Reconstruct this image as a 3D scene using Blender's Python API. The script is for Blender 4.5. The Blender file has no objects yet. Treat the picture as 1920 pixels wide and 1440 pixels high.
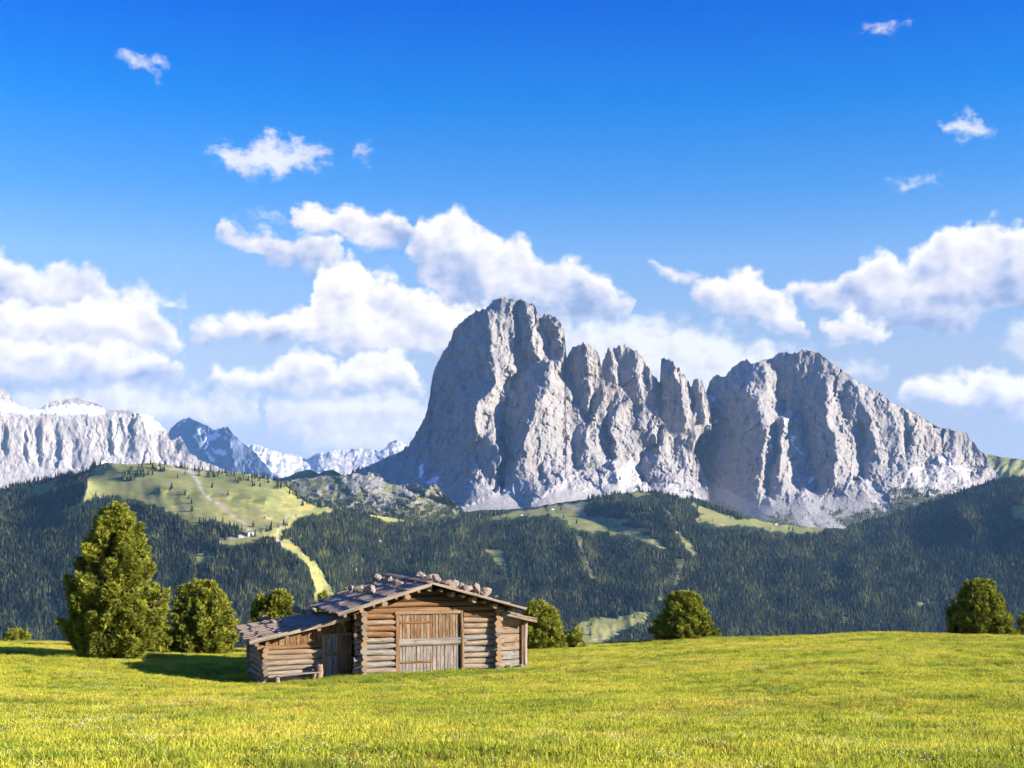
import bpy, math, random, os
import numpy as np
from mathutils import Vector, Matrix

# ------------------------------------------------------------------ camera, sky, sun, exposure
F, CX, HY = 2600.0, 960.0, 955.0          # focal length, optical axis and horizon row of the 1920 x 1440 photograph
CAMZ = 1.7
SUN_PHI, SUN_EL = math.radians(14.0), math.radians(17.8)   # sun to the right, a little behind the camera, low
SUN_DIR = Vector((math.cos(SUN_EL)*math.cos(SUN_PHI), -math.cos(SUN_EL)*math.sin(SUN_PHI), math.sin(SUN_EL)))
S = bpy.context.scene
COL = S.collection
S.render.engine = 'CYCLES'
cam_data = bpy.data.cameras.new('camera')
cam_data.sensor_width = 36.0
cam_data.lens = 36.0*F/1920.0
cam_data.shift_y = (HY-720.0)/1920.0
cam_data.clip_start, cam_data.clip_end = 0.1, 120000.0
cam = bpy.data.objects.new('camera', cam_data)
cam.location = (0, 0, CAMZ); cam.rotation_euler = (math.radians(90), 0, 0)
COL.objects.link(cam); S.camera = cam
S.view_settings.view_transform = 'Standard'; S.view_settings.look = 'None'
S.view_settings.exposure = 1.42; S.view_settings.gamma = 1.0; S.view_settings.use_curve_mapping = False
S.cycles.max_bounces = 6; S.cycles.diffuse_bounces = 3; S.cycles.glossy_bounces = 2
S.cycles.transmission_bounces = 3; S.cycles.transparent_max_bounces = 8; S.cycles.volume_bounces = 1
S.cycles.use_denoising = True; S.cycles.denoising_prefilter = 'FAST'
S.cycles.use_adaptive_sampling = True; S.cycles.adaptive_threshold = 0.022; S.cycles.adaptive_min_samples = 16

sun_data = bpy.data.lights.new('sun', 'SUN')
sun_data.energy = 5.0; sun_data.angle = math.radians(0.5); sun_data.color = (1.0, 0.90, 0.76)
sun = bpy.data.objects.new('sun', sun_data)
sun.rotation_euler = SUN_DIR.to_track_quat('Z', 'Y').to_euler(); sun.location = (200, -60, 120)
COL.objects.link(sun)

# ------------------------------------------------------------------ node helpers
class NT:
    def __init__(self, tree): self.t = tree
    def n(self, typ, **kw):
        nd = self.t.nodes.new(typ)
        for k, v in kw.items(): setattr(nd, k, v)
        return nd
    def l(self, a, b): self.t.links.new(a, b)
    def put(self, sock, v):
        if v is None: return
        if isinstance(v, bpy.types.NodeSocket): self.l(v, sock)
        else: sock.default_value = v
    def m(self, op, a, b=None, c=None, clamp=False):
        nd = self.n('ShaderNodeMath', operation=op, use_clamp=clamp)
        for i, v in enumerate((a, b, c)): self.put(nd.inputs[i], v)
        return nd.outputs[0]
    def vm(self, op, a, b=None):
        nd = self.n('ShaderNodeVectorMath', operation=op)
        self.put(nd.inputs[0], a); self.put(nd.inputs[1], b)
        return nd.outputs['Value'] if op in ('DOT_PRODUCT', 'LENGTH') else nd.outputs[0]
    def xyz(self, x=0.0, y=0.0, z=0.0):
        nd = self.n('ShaderNodeCombineXYZ')
        for i, v in enumerate((x, y, z)): self.put(nd.inputs[i], v)
        return nd.outputs[0]
    def sep(self, v):
        nd = self.n('ShaderNodeSeparateXYZ'); self.l(v, nd.inputs[0]); return nd.outputs
    def mr(self, v, a, b, c=0.0, d=1.0, smooth=False):
        nd = self.n('ShaderNodeMapRange', interpolation_type='SMOOTHSTEP' if smooth else 'LINEAR')
        for i, x in enumerate((v, a, b, c, d)): self.put(nd.inputs[i], x)
        return nd.outputs[0]
    def noise(self, vec, scale, detail=4.0, rough=0.5, out='Fac', dist=0.0, dim='3D'):
        nd = self.n('ShaderNodeTexNoise', noise_dimensions=dim)
        if vec is not None: self.l(vec, nd.inputs['Vector'])
        nd.inputs['Scale'].default_value = scale; nd.inputs['Detail'].default_value = detail
        nd.inputs['Roughness'].default_value = rough; nd.inputs['Distortion'].default_value = dist
        return nd.outputs[out]
    def mix(self, f, a, b, blend='MIX'):
        nd = self.n('ShaderNodeMix', data_type='RGBA', blend_type=blend)
        self.put(nd.inputs[0], f)
        for i, v in ((6, a), (7, b)):
            if isinstance(v, tuple) and len(v) == 3: v = v+(1.0,)
            self.put(nd.inputs[i], v)
        return nd.outputs[2]
    def ramp(self, f, stops):
        nd = self.n('ShaderNodeValToRGB'); self.put(nd.inputs[0], f)
        cr = nd.color_ramp
        while len(cr.elements) < len(stops): cr.elements.new(0.5)
        for e, (p, c) in zip(cr.elements, stops):
            e.position = p; e.color = (c[0], c[1], c[2], 1) if len(c) == 3 else c
        return nd.outputs[0]
    def attr(self, name, out='Fac', typ='GEOMETRY'):
        nd = self.n('ShaderNodeAttribute', attribute_name=name, attribute_type=typ); return nd.outputs[out]

def new_mat(name):
    m = bpy.data.materials.new(name); m.use_nodes = True
    m.node_tree.nodes.clear()
    return m, NT(m.node_tree)

# ------------------------------------------------------------------ world: Nishita sky, clouds as a function of direction
def build_world():
    w = bpy.data.worlds.new('World'); S.world = w; w.use_nodes = True
    w.node_tree.nodes.clear(); T = NT(w.node_tree)
    d = T.n('ShaderNodeTexCoord').outputs['Generated']
    x, y, z = T.sep(d)
    hyp = T.m('SQRT', T.m('ADD', T.m('MULTIPLY', x, x), T.m('MULTIPLY', y, y)))
    u = T.m('MULTIPLY_ADD', T.m('ARCTAN2', x, y), F, CX)             # azimuth in photo-pixel units
    t = T.m('DIVIDE', z, T.m('MAXIMUM', hyp, 0.02))
    v = T.m('SUBTRACT', HY, T.m('MULTIPLY', t, F))                   # elevation, rows downwards
    # clear sky: Nishita, graded by elevation the same way all round (a polarised, deep blue mountain sky)
    zz = T.m('ADD', T.m('MULTIPLY', T.m('MAXIMUM', z, 0.0), SKY_STEEP), 0.01)
    sd = T.vm('NORMALIZE', T.xyz(x, y, zz))
    sky = T.n('ShaderNodeTexSky', sky_type='NISHITA', sun_disc=False, sun_elevation=SUN_EL, sun_rotation=SKY_ROT,
              altitude=2000.0, air_density=1.0, dust_density=0.25, ozone_density=3.0)
    T.l(sd, sky.inputs[0])
    grade = T.ramp(T.mr(t, 0.0, 0.40), SKY_GRADE)
    skycol = T.mix(1.0, sky.outputs[0], grade, 'MULTIPLY')
    skycol = T.mix(1.0, skycol, (SKY_GAIN,)*3, 'MULTIPLY')
    # noise fields shared by all cloud layers
    p = T.xyz(u, v, 0.0)
    ps = T.vm('MULTIPLY', p, (1.0, 1.3, 1.0))
    warp = T.noise(ps, 1/95.0, 5.0, 0.56, 'Color', dim='2D')
    wv = T.vm('MULTIPLY', T.vm('SUBTRACT', warp, (0.5, 0.5, 0.5)), (64.0, 46.0, 0.0))
    def billow(vec):
        nd = T.n('ShaderNodeTexVoronoi', feature='F1', voronoi_dimensions='2D')
        T.l(vec, nd.inputs['Vector']); nd.inputs['Scale'].default_value = 1/58.0
        nd.inputs['Detail'].default_value = 2.0; nd.inputs['Roughness'].default_value = 0.45
        return T.m('SUBTRACT', 0.62, nd.outputs['Distance'])
    wsm = T.vm('MULTIPLY', wv, (0.4, 0.4, 0.0))
    pb = T.vm('ADD', p, wsm)
    b0 = billow(pb)
    b1 = billow(T.vm('ADD', pb, (13.0, -13.0, 0.0)))       # a step towards the sun
    relief = T.m('SUBTRACT', b0, b1)
    n0 = T.noise(ps, 1/105.0, 3.0, 0.5, dim='2D'); n1 = T.noise(T.vm('ADD', ps, (28.0, -30.0, 0.0)), 1/105.0, 3.0, 0.5, dim='2D')
    relief2 = T.m('SUBTRACT', n0, n1)
    fine = T.noise(ps, 1/20.0, 5.0, 0.66, dim='2D')
    pw = T.vm('ADD', p, wv)
    uw, vw, _ = T.sep(pw)
    vw = T.m('MULTIPLY_ADD', b0, 30.0, T.m('SUBTRACT', vw, 8.0))
    un = T.m('PINGPONG', T.m('DIVIDE', T.m('ADD', uw, 100.0), 2120.0), 1.0)     # the same sky goes on all round
    def curve(pts):
        nd = T.n('ShaderNodeFloatCurve'); c = nd.mapping.curves[0]
        T.l(un, nd.inputs['Value'])
        pts = sorted(pts)
        xs = [((a+100)/2120.0, max(0.0, min(1.0, b/1000.0))) for a, b in pts]
        while len(c.points) < len(xs): c.points.new(0.5, 0.5)
        for q, (a, b) in zip(c.points, xs): q.location = (a, b); q.handle_type = 'VECTOR'
        nd.mapping.update()
        return T.m('MULTIPLY', nd.outputs[0], 1000.0)
    col = skycol
    for lay in CLOUDS:
        top, bot = [], []
        segs = sorted(lay['clouds'], key=lambda c: c[0][0][0])
        last = -100
        for i_, (tp, bs) in enumerate(segs):
            gl = tp[0][0]-segs[i_-1][0][-1][0] if i_ else 99; gr = segs[i_+1][0][0][0]-tp[-1][0] if i_+1 < len(segs) else 99
            x0, x1 = tp[0][0], tp[-1][0]
            y0 = 0.5*(tp[0][1]+bs[0][1]); y1 = 0.5*(tp[-1][1]+bs[-1][1])
            ol, orr = min(24, gl*0.42), min(24, gr*0.42)
            top += [(x0-ol, y0+60)]+list(tp)+[(x1+orr, y1+60)]
            bot += [(x0-ol, y0-40)]+list(bs)+[(x1+orr, y1-40)]
        if top[0][0] > -95: top.insert(0, (-100, top[0][1])); bot.insert(0, (-100, bot[0][1]))
        if top[-1][0] < 2015: top.append((2020, top[-1][1])); bot.append((2020, bot[-1][1]))
        tc, bc = curve(top), curve(bot)
        et = T.m('SUBTRACT', vw, tc)                     # depth below the top edge
        eb = T.m('SUBTRACT', bc, vw)                     # height above the base
        e = T.m('SMOOTH_MIN', et, T.m('MULTIPLY', eb, lay.get('bk', 1.0)), 14.0)
        e = T.m('MULTIPLY_ADD', T.m('SUBTRACT', fine, 0.5), lay.get('fray', 24.0), e)
        a = T.mr(e, lay['soft'][0], lay['soft'][1], 0.0, lay.get('alpha', 1.0), True)
        hgt = T.mr(eb, 0.0, lay.get('shade_h', 50.0), 0.0, 1.0, True)
        rim = T.mr(et, 0.0, 50.0, 1.0, 0.0, True)
        lum = T.m('MULTIPLY_ADD', hgt, lay.get('kh', 0.5), lay.get('k0', 0.22))
        lum = T.m('MULTIPLY_ADD', rim, lay.get('kr', 0.28), lum)
        lum = T.m('MULTIPLY_ADD', relief, lay.get('kb', 0.42), lum)
        lum = T.m('MULTIPLY_ADD', relief2, lay.get('kn', 1.25), lum)
        lum = T.m('MULTIPLY_ADD', T.m('SUBTRACT', fine, 0.5), 0.30, lum, clamp=True)
        cc = T.ramp(lum, [(0.0, (0.36, 0.47, 0.74)), (0.25, (0.55, 0.63, 0.86)), (0.52, (0.80, 0.81, 0.93)), (0.78, (0.98, 0.96, 0.98)), (1.0, (1.12, 1.10, 1.07))])
        cc = T.mix(1.0, cc, (CLOUD_GAIN*lay.get('gain', 1.0),)*3, 'MULTIPLY')
        col = T.mix(a, col, cc)
    bg = T.n('ShaderNodeBackground'); T.l(col, bg.inputs['Color']); bg.inputs['Strength'].default_value = SKY_STRENGTH
    out = T.n('ShaderNodeOutputWorld'); T.l(bg.outputs[0], out.inputs['Surface'])
    w.cycles.sampling_method = 'MANUAL'; w.cycles.sample_map_resolution = 512
    return w

SKY_STRENGTH = 0.10
SKY_STEEP = 1.0
SKY_GAIN = 0.565
SKY_GRADE = [(0.02, (0.8, 0.75, 1.1)), (0.12, (1.15, 0.87, 0.96)), (0.275, (1.5, 1.15, 1.10)), (0.45, (1.18, 1.28, 1.43)), (0.575, (0.50, 1.10, 1.56)), (0.727, (0.08, 0.91, 1.67)), (0.91, (0.0, 0.60, 1.70))]
SKY_ROT = math.radians(90.0)+SUN_PHI
CLOUD_GAIN = 3.75
# every cloud: its upper outline and its base, left to right (azimuth, elevation in photo-pixel units)
CLOUDS = [
 dict(soft=(-12, 36), alpha=0.82, k0=0.58, kh=0.3, kr=0.1, kn=1.0, kb=0.4, clouds=[           # pale far banks
  ([(-100,735),(60,742),(130,725),(200,712),(300,708),(420,718),(500,735)], [(-100,800),(60,800),(300,800),(420,800),(500,780)]),
  ([(510,745),(600,712),(680,718),(760,712),(850,735)], [(510,800),(600,850),(760,860),(850,845)]),
  ([(1000,600),(1100,585),(1180,580),(1250,586),(1300,596),(1390,622),(1430,632),(1500,652),(1600,668),(1645,690)], [(1000,700),(1200,760),(1400,760),(1560,725),(1645,708)]),
  ([(1850,640),(1880,618),(1920,606),(2020,600)], [(1850,662),(1900,690),(1960,700),(2020,690)])]),
 dict(soft=(0, 50), alpha=0.75, k0=0.0, kh=0.12, kr=0.12, kn=0.5, kb=0.2, clouds=[               # shaded undersides
  ([(-100,690),(0,690),(120,690),(220,694),(300,702),(360,712)], [(-100,775),(0,772),(80,760),(160,752),(300,728),(360,722)]),
  ([(440,710),(520,708),(620,708),(720,708)], [(440,735),(520,752),(620,748),(720,728)]),
  ([(1420,640),(1480,632),(1530,628)], [(1420,650),(1480,652),(1530,640)])]),
 dict(soft=(-10, 15), alpha=0.96, k0=0.20, kh=0.40, kr=0.55, shade_h=120, clouds=[
  ([(-100,500),(0,484),(32,484),(62,498),(100,522),(132,514),(172,508),(210,512),(238,540),(275,546),(330,550),(358,552)], [(-100,590),(0,590),(100,605),(190,600),(250,575),(358,562)]),
  ([(424,428),(440,420),(472,430),(500,424),(520,440),(560,437),(600,445),(640,450),(652,472)], [(424,446),(470,474),(500,494),(560,486),(600,500),(640,496),(652,482)]),
  ([(758,455),(790,408),(822,400),(850,376),(876,383),(888,408),(920,426),(952,436),(990,448),(1030,478),(1048,488),(1072,480),(1100,488),(1130,506),(1152,528),(1190,564)], [(758,470),(788,525),(850,572),(920,590),(1000,600),(1100,600),(1190,582)]),
  ([(1222,486),(1250,490),(1285,501),(1312,518)], [(1222,496),(1255,516),(1285,528),(1312,530)]),
  ([(1470,540),(1502,524),(1525,530),(1560,518),(1590,503),(1610,478),(1640,476),(1662,490),(1700,478),(1726,448),(1762,438),(1800,432),(1850,436),(1920,438),(2020,450)], [(1470,556),(1550,584),(1600,600),(1700,626),(1780,622),(1820,598),(1920,592),(2020,590)])]),
 dict(soft=(-10, 13), k0=0.34, kh=0.5, kr=0.3, clouds=[
  ([(-100,585),(0,577),(100,577),(200,562),(262,552),(300,558),(322,588),(348,622)], [(-100,665),(0,664),(150,668),(300,670),(348,650)]),
  ([(550,396),(580,380),(602,384),(632,378),(662,383),(690,394),(706,401),(740,393),(768,403),(778,430)], [(550,408),(580,436),(650,450),(690,456),(730,449),(778,446)]),
  ([(1284,540),(1310,516),(1350,508),(1402,506),(1432,516),(1442,533),(1482,558),(1500,600)], [(1284,552),(1350,600),(1400,602),(1450,616),(1500,636)]),
  ([(1668,724),(1700,707),(1740,698),(1780,714),(1796,701),(1832,698),(1862,712),(1900,732),(2020,750)], [(1668,740),(1750,760),(1830,768),(1860,786),(1920,795),(2020,800)])]),
 dict(soft=(-10, 13), k0=0.36, kh=0.5, kr=0.3, clouds=[
  ([(365,612),(400,592),(432,586),(482,586),(530,581),(562,576),(584,574),(590,510),(612,492),(642,486),(666,478),(690,486),(702,508),(722,504),(750,526),(782,546),(822,546),(852,551),(882,566),(920,560),(960,580)], [(365,628),(420,638),(500,634),(600,640),(680,652),(720,656),(850,656),(900,645),(960,620)]),
  ([(1530,606),(1560,592),(1590,588),(1622,600),(1645,612)], [(1530,624),(1560,636),(1600,638),(1645,624)])]),
 dict(soft=(-10, 13), k0=0.34, kh=0.55, kr=0.3, shade_h=45, clouds=[
  ([(-100,650),(0,640),(60,638),(122,646),(182,646),(250,651),(300,664),(344,688)], [(-100,710),(0,714),(100,712),(180,714),(250,712),(344,700)]),
  ([(400,684),(412,674),(432,688),(462,682),(482,688),(512,679),(532,668),(552,656),(582,653),(612,658),(638,678),(646,662),(672,654),(722,651),(762,656),(786,678),(800,702)], [(400,712),(450,724),(520,728),(600,726),(700,722),(800,718)])]),
 dict(soft=(0, 40), alpha=0.75, fray=52, k0=0.62, kh=0.3, kr=0.1, kn=0.5, kb=0.3, clouds=[               # thin wisps high up
  ([(234,120),(262,102),(290,108),(328,128)], [(234,146),(268,164),(300,166),(328,154)]),
  ([(390,285),(430,258),(470,254),(520,234),(560,240),(590,256),(628,290)], [(390,304),(440,338),(480,344),(540,332),(590,331),(628,314)]),
  ([(662,260),(686,248),(708,266)], [(662,288),(686,296),(708,288)]),
  ([(1600,60),(1632,46),(1670,50),(1698,64)], [(1600,78),(1632,92),(1670,90),(1698,80)]),
  ([(1730,250),(1752,236),(1792,230),(1842,260)], [(1730,286),(1760,300),(1802,300),(1842,284)]),
  ([(1880,188),(1905,180),(1960,184)], [(1880,206),(1905,212),(1960,208)])]),
 dict(soft=(0, 40), alpha=0.62, fray=52, k0=0.62, kh=0.3, kr=0.1, kn=0.5, kb=0.3, clouds=[
  ([(280,290),(308,276),(338,280)], [(280,306),(308,309),(338,298)]),
  ([(472,398),(505,386),(544,396)], [(472,418),(505,430),(544,416)]),
  ([(300,726),(330,708),(352,704),(376,701),(402,711),(424,730)], [(300,748),(352,758),(402,758),(424,744)]),
  ([(1642,336),(1690,318),(1748,336)], [(1642,356),(1690,366),(1748,358)])]),
]
build_world()

# ------------------------------------------------------------------ numpy noise and grids
_prm = np.random.RandomState(7).permutation(4096).astype(np.int32)
_gc = np.cos(np.arange(4096)*(2*math.pi/4096)).astype(np.float32); _gs = np.sin(np.arange(4096)*(2*math.pi/4096)).astype(np.float32)
def perlin(x, y, seed=0):
    x = np.asarray(x, np.float32); y = np.asarray(y, np.float32)
    fx0 = np.floor(x); fy0 = np.floor(y); fx = x-fx0; fy = y-fy0
    ix = fx0.astype(np.int32); iy = fy0.astype(np.int32)+seed*57
    p0 = _prm[ix & 4095]; p1 = _prm[(ix+1) & 4095]
    def g(p, dx, dy):
        k = _prm[(p+iy+dy) & 4095]
        return _gc[k]*(fx-dx)+_gs[k]*(fy-dy)
    sx = fx*fx*fx*(fx*(fx*6-15)+10); sy = fy*fy*fy*(fy*(fy*6-15)+10)
    a = g(p0, 0, 0); a = a+(g(p1, 1, 0)-a)*sx; b = g(p0, 0, 1); b = b+(g(p1, 1, 1)-b)*sx
    return 1.5*(a+(b-a)*sy)
def fbm(x, y, octs, seed=0, gain=0.5, lac=2.03):
    r = 0.0; a = 1.0
    for k in range(octs):
        r = r+a*perlin(x, y, seed+k*17); x = x*lac+5.3; y = y*lac+1.7; a *= gain
    return r
def ridged(x, y, octs, seed=0, gain=0.5, lac=2.03):
    r = 0.0; a = 1.0
    for k in range(octs):
        r = r+a*(1-2*np.abs(perlin(x, y, seed+k*31))); x = x*lac+3.1; y = y*lac+7.7; a *= gain
    return r
def smooth(a, b, x):
    t = np.clip((x-a)/(b-a), 0, 1); return t*t*(3-2*t)
def in_poly(px, py, poly):
    r = np.zeros(px.shape, bool); n = len(poly); j = n-1
    for i in range(n):
        xi, yi = poly[i]; xj, yj = poly[j]
        c = (yi > py) != (yj > py)
        if yj != yi: r ^= c & (px < (xj-xi)*(py-yi)/(yj-yi)+xi)
        j = i
    return r
def near_line(px, py, line):
    d = np.full(px.shape, 1e9)
    for (x0, y0), (x1, y1) in zip(line[:-1], line[1:]):
        vx, vy = x1-x0, y1-y0
        t = np.clip(((px-x0)*vx+(py-y0)*vy)/(vx*vx+vy*vy+1e-9), 0, 1)
        d = np.minimum(d, np.hypot(px-x0-t*vx, py-y0-t*vy))
    return d
def interp_pts(x, pts):
    p = sorted(pts); return np.interp(x, [a[0] for a in p], [a[1] for a in p])
def diffuse(lines, x0, x1, y0, y1, step=4):
    """membrane through the given lines [(x, y, value), ...]: creases at the lines, smooth between"""
    sol = None
    for st in (32, 16, 8, step):
        nx, ny = int((x1-x0)/st)+1, int((y1-y0)/st)+1
        acc = np.zeros((ny, nx)); cnt = np.zeros((ny, nx))
        for L in lines:
            for a, b in (zip(L[:-1], L[1:]) if len(L) > 1 else [(L[0], L[0])]):
                m = max(2, int(max(abs(b[0]-a[0]), abs(b[1]-a[1]))/(st*0.5))+1)
                t = np.linspace(0, 1, m)
                xs = np.round((a[0]+(b[0]-a[0])*t-x0)/st).astype(int); ys = np.round((a[1]+(b[1]-a[1])*t-y0)/st).astype(int)
                vs = a[2]+(b[2]-a[2])*t
                ok = (xs >= 0) & (xs < nx) & (ys >= 0) & (ys < ny)
                np.add.at(acc, (ys[ok], xs[ok]), vs[ok]); np.add.at(cnt, (ys[ok], xs[ok]), 1)
        mask = cnt > 0; val = np.where(mask, acc/np.maximum(cnt, 1), 0)
        if sol is None: sol = np.full((ny, nx), val[mask].mean())
        else:
            gy = np.clip(np.arange(ny)*st/pst, 0, sol.shape[0]-1.001); gx = np.clip(np.arange(nx)*st/pst, 0, sol.shape[1]-1.001)
            sol = bilin(sol, gx[None, :].repeat(ny, 0), gy[:, None].repeat(nx, 1))
        for _ in range(500 if st > 8 else 260):
            p = np.pad(sol, 1, mode='edge')
            sol = np.where(mask, val, 0.25*(p[:-2, 1:-1]+p[2:, 1:-1]+p[1:-1, :-2]+p[1:-1, 2:]))
        pst = st
    return sol
def bilin(g, gx, gy):
    gx = np.clip(gx, 0, g.shape[1]-1.001); gy = np.clip(gy, 0, g.shape[0]-1.001)
    i = gx.astype(int); j = gy.astype(int); fx = gx-i; fy = gy-j
    return (g[j, i]*(1-fx)+g[j, i+1]*fx)*(1-fy)+(g[j+1, i]*(1-fx)+g[j+1, i+1]*fx)*fy

def mesh_from(name, co, quads=None, tris=None, mat=None, attrs=None, smooth_shade=False):
    me = bpy.data.meshes.new(name)
    co = np.ascontiguousarray(co, dtype=np.float32).reshape(-1, 3)
    me.vertices.add(len(co)); me.vertices.foreach_set('co', co.ravel())
    loops, starts, n = [], [], 0
    if quads is not None and len(quads):
        q = np.asarray(quads, np.int32); loops.append(q.ravel()); starts.append(np.arange(len(q))*4); n = len(q)*4
    if tris is not None and len(tris):
        q = np.asarray(tris, np.int32); loops.append(q.ravel()); starts.append(n+np.arange(len(q))*3)
    loops = np.concatenate(loops).astype(np.int32); starts = np.concatenate(starts).astype(np.int32)
    me.loops.add(len(loops)); me.loops.foreach_set('vertex_index', loops)
    me.polygons.add(len(starts)); me.polygons.foreach_set('loop_start', starts)
    if smooth_shade: me.polygons.foreach_set('use_smooth', np.ones(len(starts), bool))
    for k, a in (attrs or {}).items():
        at = me.attributes.new(k, 'FLOAT', 'POINT'); at.data.foreach_set('value', np.ascontiguousarray(a, dtype=np.float32).ravel())
    me.update(calc_edges=True); me.validate()
    if mat: me.materials.append(mat)
    return me
def link(name, data, parent=None, **props):
    o = bpy.data.objects.new(name, data); COL.objects.link(o)
    if parent is not None: o.parent = parent
    for k, v in props.items(): o[k] = v
    return o
def grid_quads(nr, nc):
    i = (np.arange(nr-1)[:, None]*nc+np.arange(nc-1)[None, :]).ravel()
    return np.stack([i, i+1, i+nc+1, i+nc], 1)
def at(px, py, Y):
    """the point seen at photo pixel (px, py) at distance Y"""
    return Vector(((px-CX)/F*Y, Y, CAMZ+(HY-py)/F*Y))

# ------------------------------------------------------------------ mountain and hill sheets
class Layer:
    """a mountain side: crest and foot lines, with its depth Y(x, y) as a membrane through its ridges and gullies"""
    def __init__(s, crest, foot, lines, Y0, unit, lean, step=1.3, gain=1.0, wig=0.0, rows=None, jag=(0, 20), seed=0, relief=None, extra=None, x0=None, x1=None):
        xs0 = min(c[0] for c in crest) if x0 is None else x0; xs1 = max(c[0] for c in crest) if x1 is None else x1
        s.xs = np.arange(xs0, xs1+0.01, step)
        yc = interp_pts(s.xs, crest); yb = interp_pts(s.xs, foot)
        if jag[0]: yc = yc-jag[0]*np.abs(fbm(s.xs/jag[1], s.xs*0+seed*3.3, 4, seed+900, 0.62))+jag[0]*0.35
        yb = np.maximum(yb, yc+2)
        if rows is None: rows = int((yb-yc).max()/step)+2
        t = np.linspace(0, 1, rows)[:, None]
        s.px = s.xs[None, :].repeat(rows, 0); s.py = yc[None, :]+(yb-yc)[None, :]*t
        bx0, bx1, by0, by1 = xs0-16, xs1+16, s.py.min()-16, s.py.max()+16
        st = 4; s.wig = wig
        g = gain*diffuse(lines, bx0, bx1, by0, by1, st)
        s.g, s.bx0, s.by0, s.st, s.Y0, s.unit, s.lean, s.ref, s.relief = g, bx0, by0, st, Y0, unit, lean, yb.max(), relief
        s.yc, s.yb = yc, yb
        s.rows = rows
        s.Y = s.depth(s.px, s.py)
    def base_depth(s, px, py):
        px0, py0 = px, py
        wg = s.wig*(1-smooth(890, 940, py))
        if s.wig: px = px+wg*fbm(px/26, py/30, 4, 1234, 0.6); py = py+0.8*wg*fbm(px0/30+9, py0/26, 4, 1250, 0.6)
        return s.Y0+s.unit*(bilin(s.g, (px-s.bx0)/s.st, (py-s.by0)/s.st)+s.lean*(s.ref-py0))
    def depth(s, px, py):
        Y = s.base_depth(px, py)
        if s.relief is not None: Y = Y+s.unit*s.relief(px, py)
        return Y
    def build(s, name, mat, attrs, back=(900.0, 1200.0, 6), floor=-620.0, label=None, tuck=0.0, **props):
        X = (s.px-CX)/F*s.Y; Z = CAMZ+(HY-s.py)/F*s.Y
        co = np.stack([X, s.Y, Z], 2)
        # far side of the mountain, then the skirt under the foot
        b = []
        for k in range(back[2], 0, -1):
            q = co[0].copy(); f = k/back[2]
            q[:, 1] += back[0]*f; q[:, 2] -= back[1]*f*f
            q[:, 0] *= q[:, 1]/co[0][:, 1]
            b.append(q)
        sk = co[-1].copy()
        if tuck: sk[:, 1] += tuck; sk[:, 2] -= 60; sk[:, 0] *= sk[:, 1]/co[-1][:, 1]      # foot runs back under the next mountain
        else: sk[:, 2] = np.minimum(floor, sk[:, 2]-10); sk[:, 1] -= 150
        full = np.concatenate([np.array(b), co, sk[None]], 0)
        nb = len(b)
        A = {}
        for k, a in attrs.items():
            A[k] = np.concatenate([np.repeat(a[:1], nb, 0), a, a[-1:]], 0)
        A['px'] = np.concatenate([np.repeat(s.px[:1], nb, 0), s.px, s.px[-1:]], 0)
        me = mesh_from(name, full, grid_quads(full.shape[0], full.shape[1])[:, ::-1], mat=mat, attrs={k: v for k, v in A.items() if k != 'px'})
        o = link(name, me, kind='structure', **props)
        if label: o['label'] = label
        return o

def edgy(px, py, d, w, seed, amp, sc):
    """soft mask from a signed distance d (positive inside) roughened by noise"""
    return smooth(-w, w, d+amp*fbm(px/sc, py/sc, 4, seed, 0.6))
def poly_dist(px, py, poly):
    d = near_line(px, py, list(poly)+[poly[0]])
    return np.where(in_poly(px, py, poly), d, -d)
def polys_mask(px, py, polys, w=1.5, amp=4.0, sc=14.0, seed=5):
    m = np.zeros(px.shape)
    for i, p in enumerate(polys): m = np.maximum(m, edgy(px, py, poly_dist(px, py, p), w, seed+i, amp, sc))
    return m
def lines_mask(px, py, lines, w=1.2, amp=1.2, sc=9.0, seed=77):
    m = np.zeros(px.shape)
    for i, (L, hw) in enumerate(lines):
        m = np.maximum(m, edgy(px, py, hw-near_line(px, py, L), w, seed+i, amp, sc))
    return m

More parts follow.
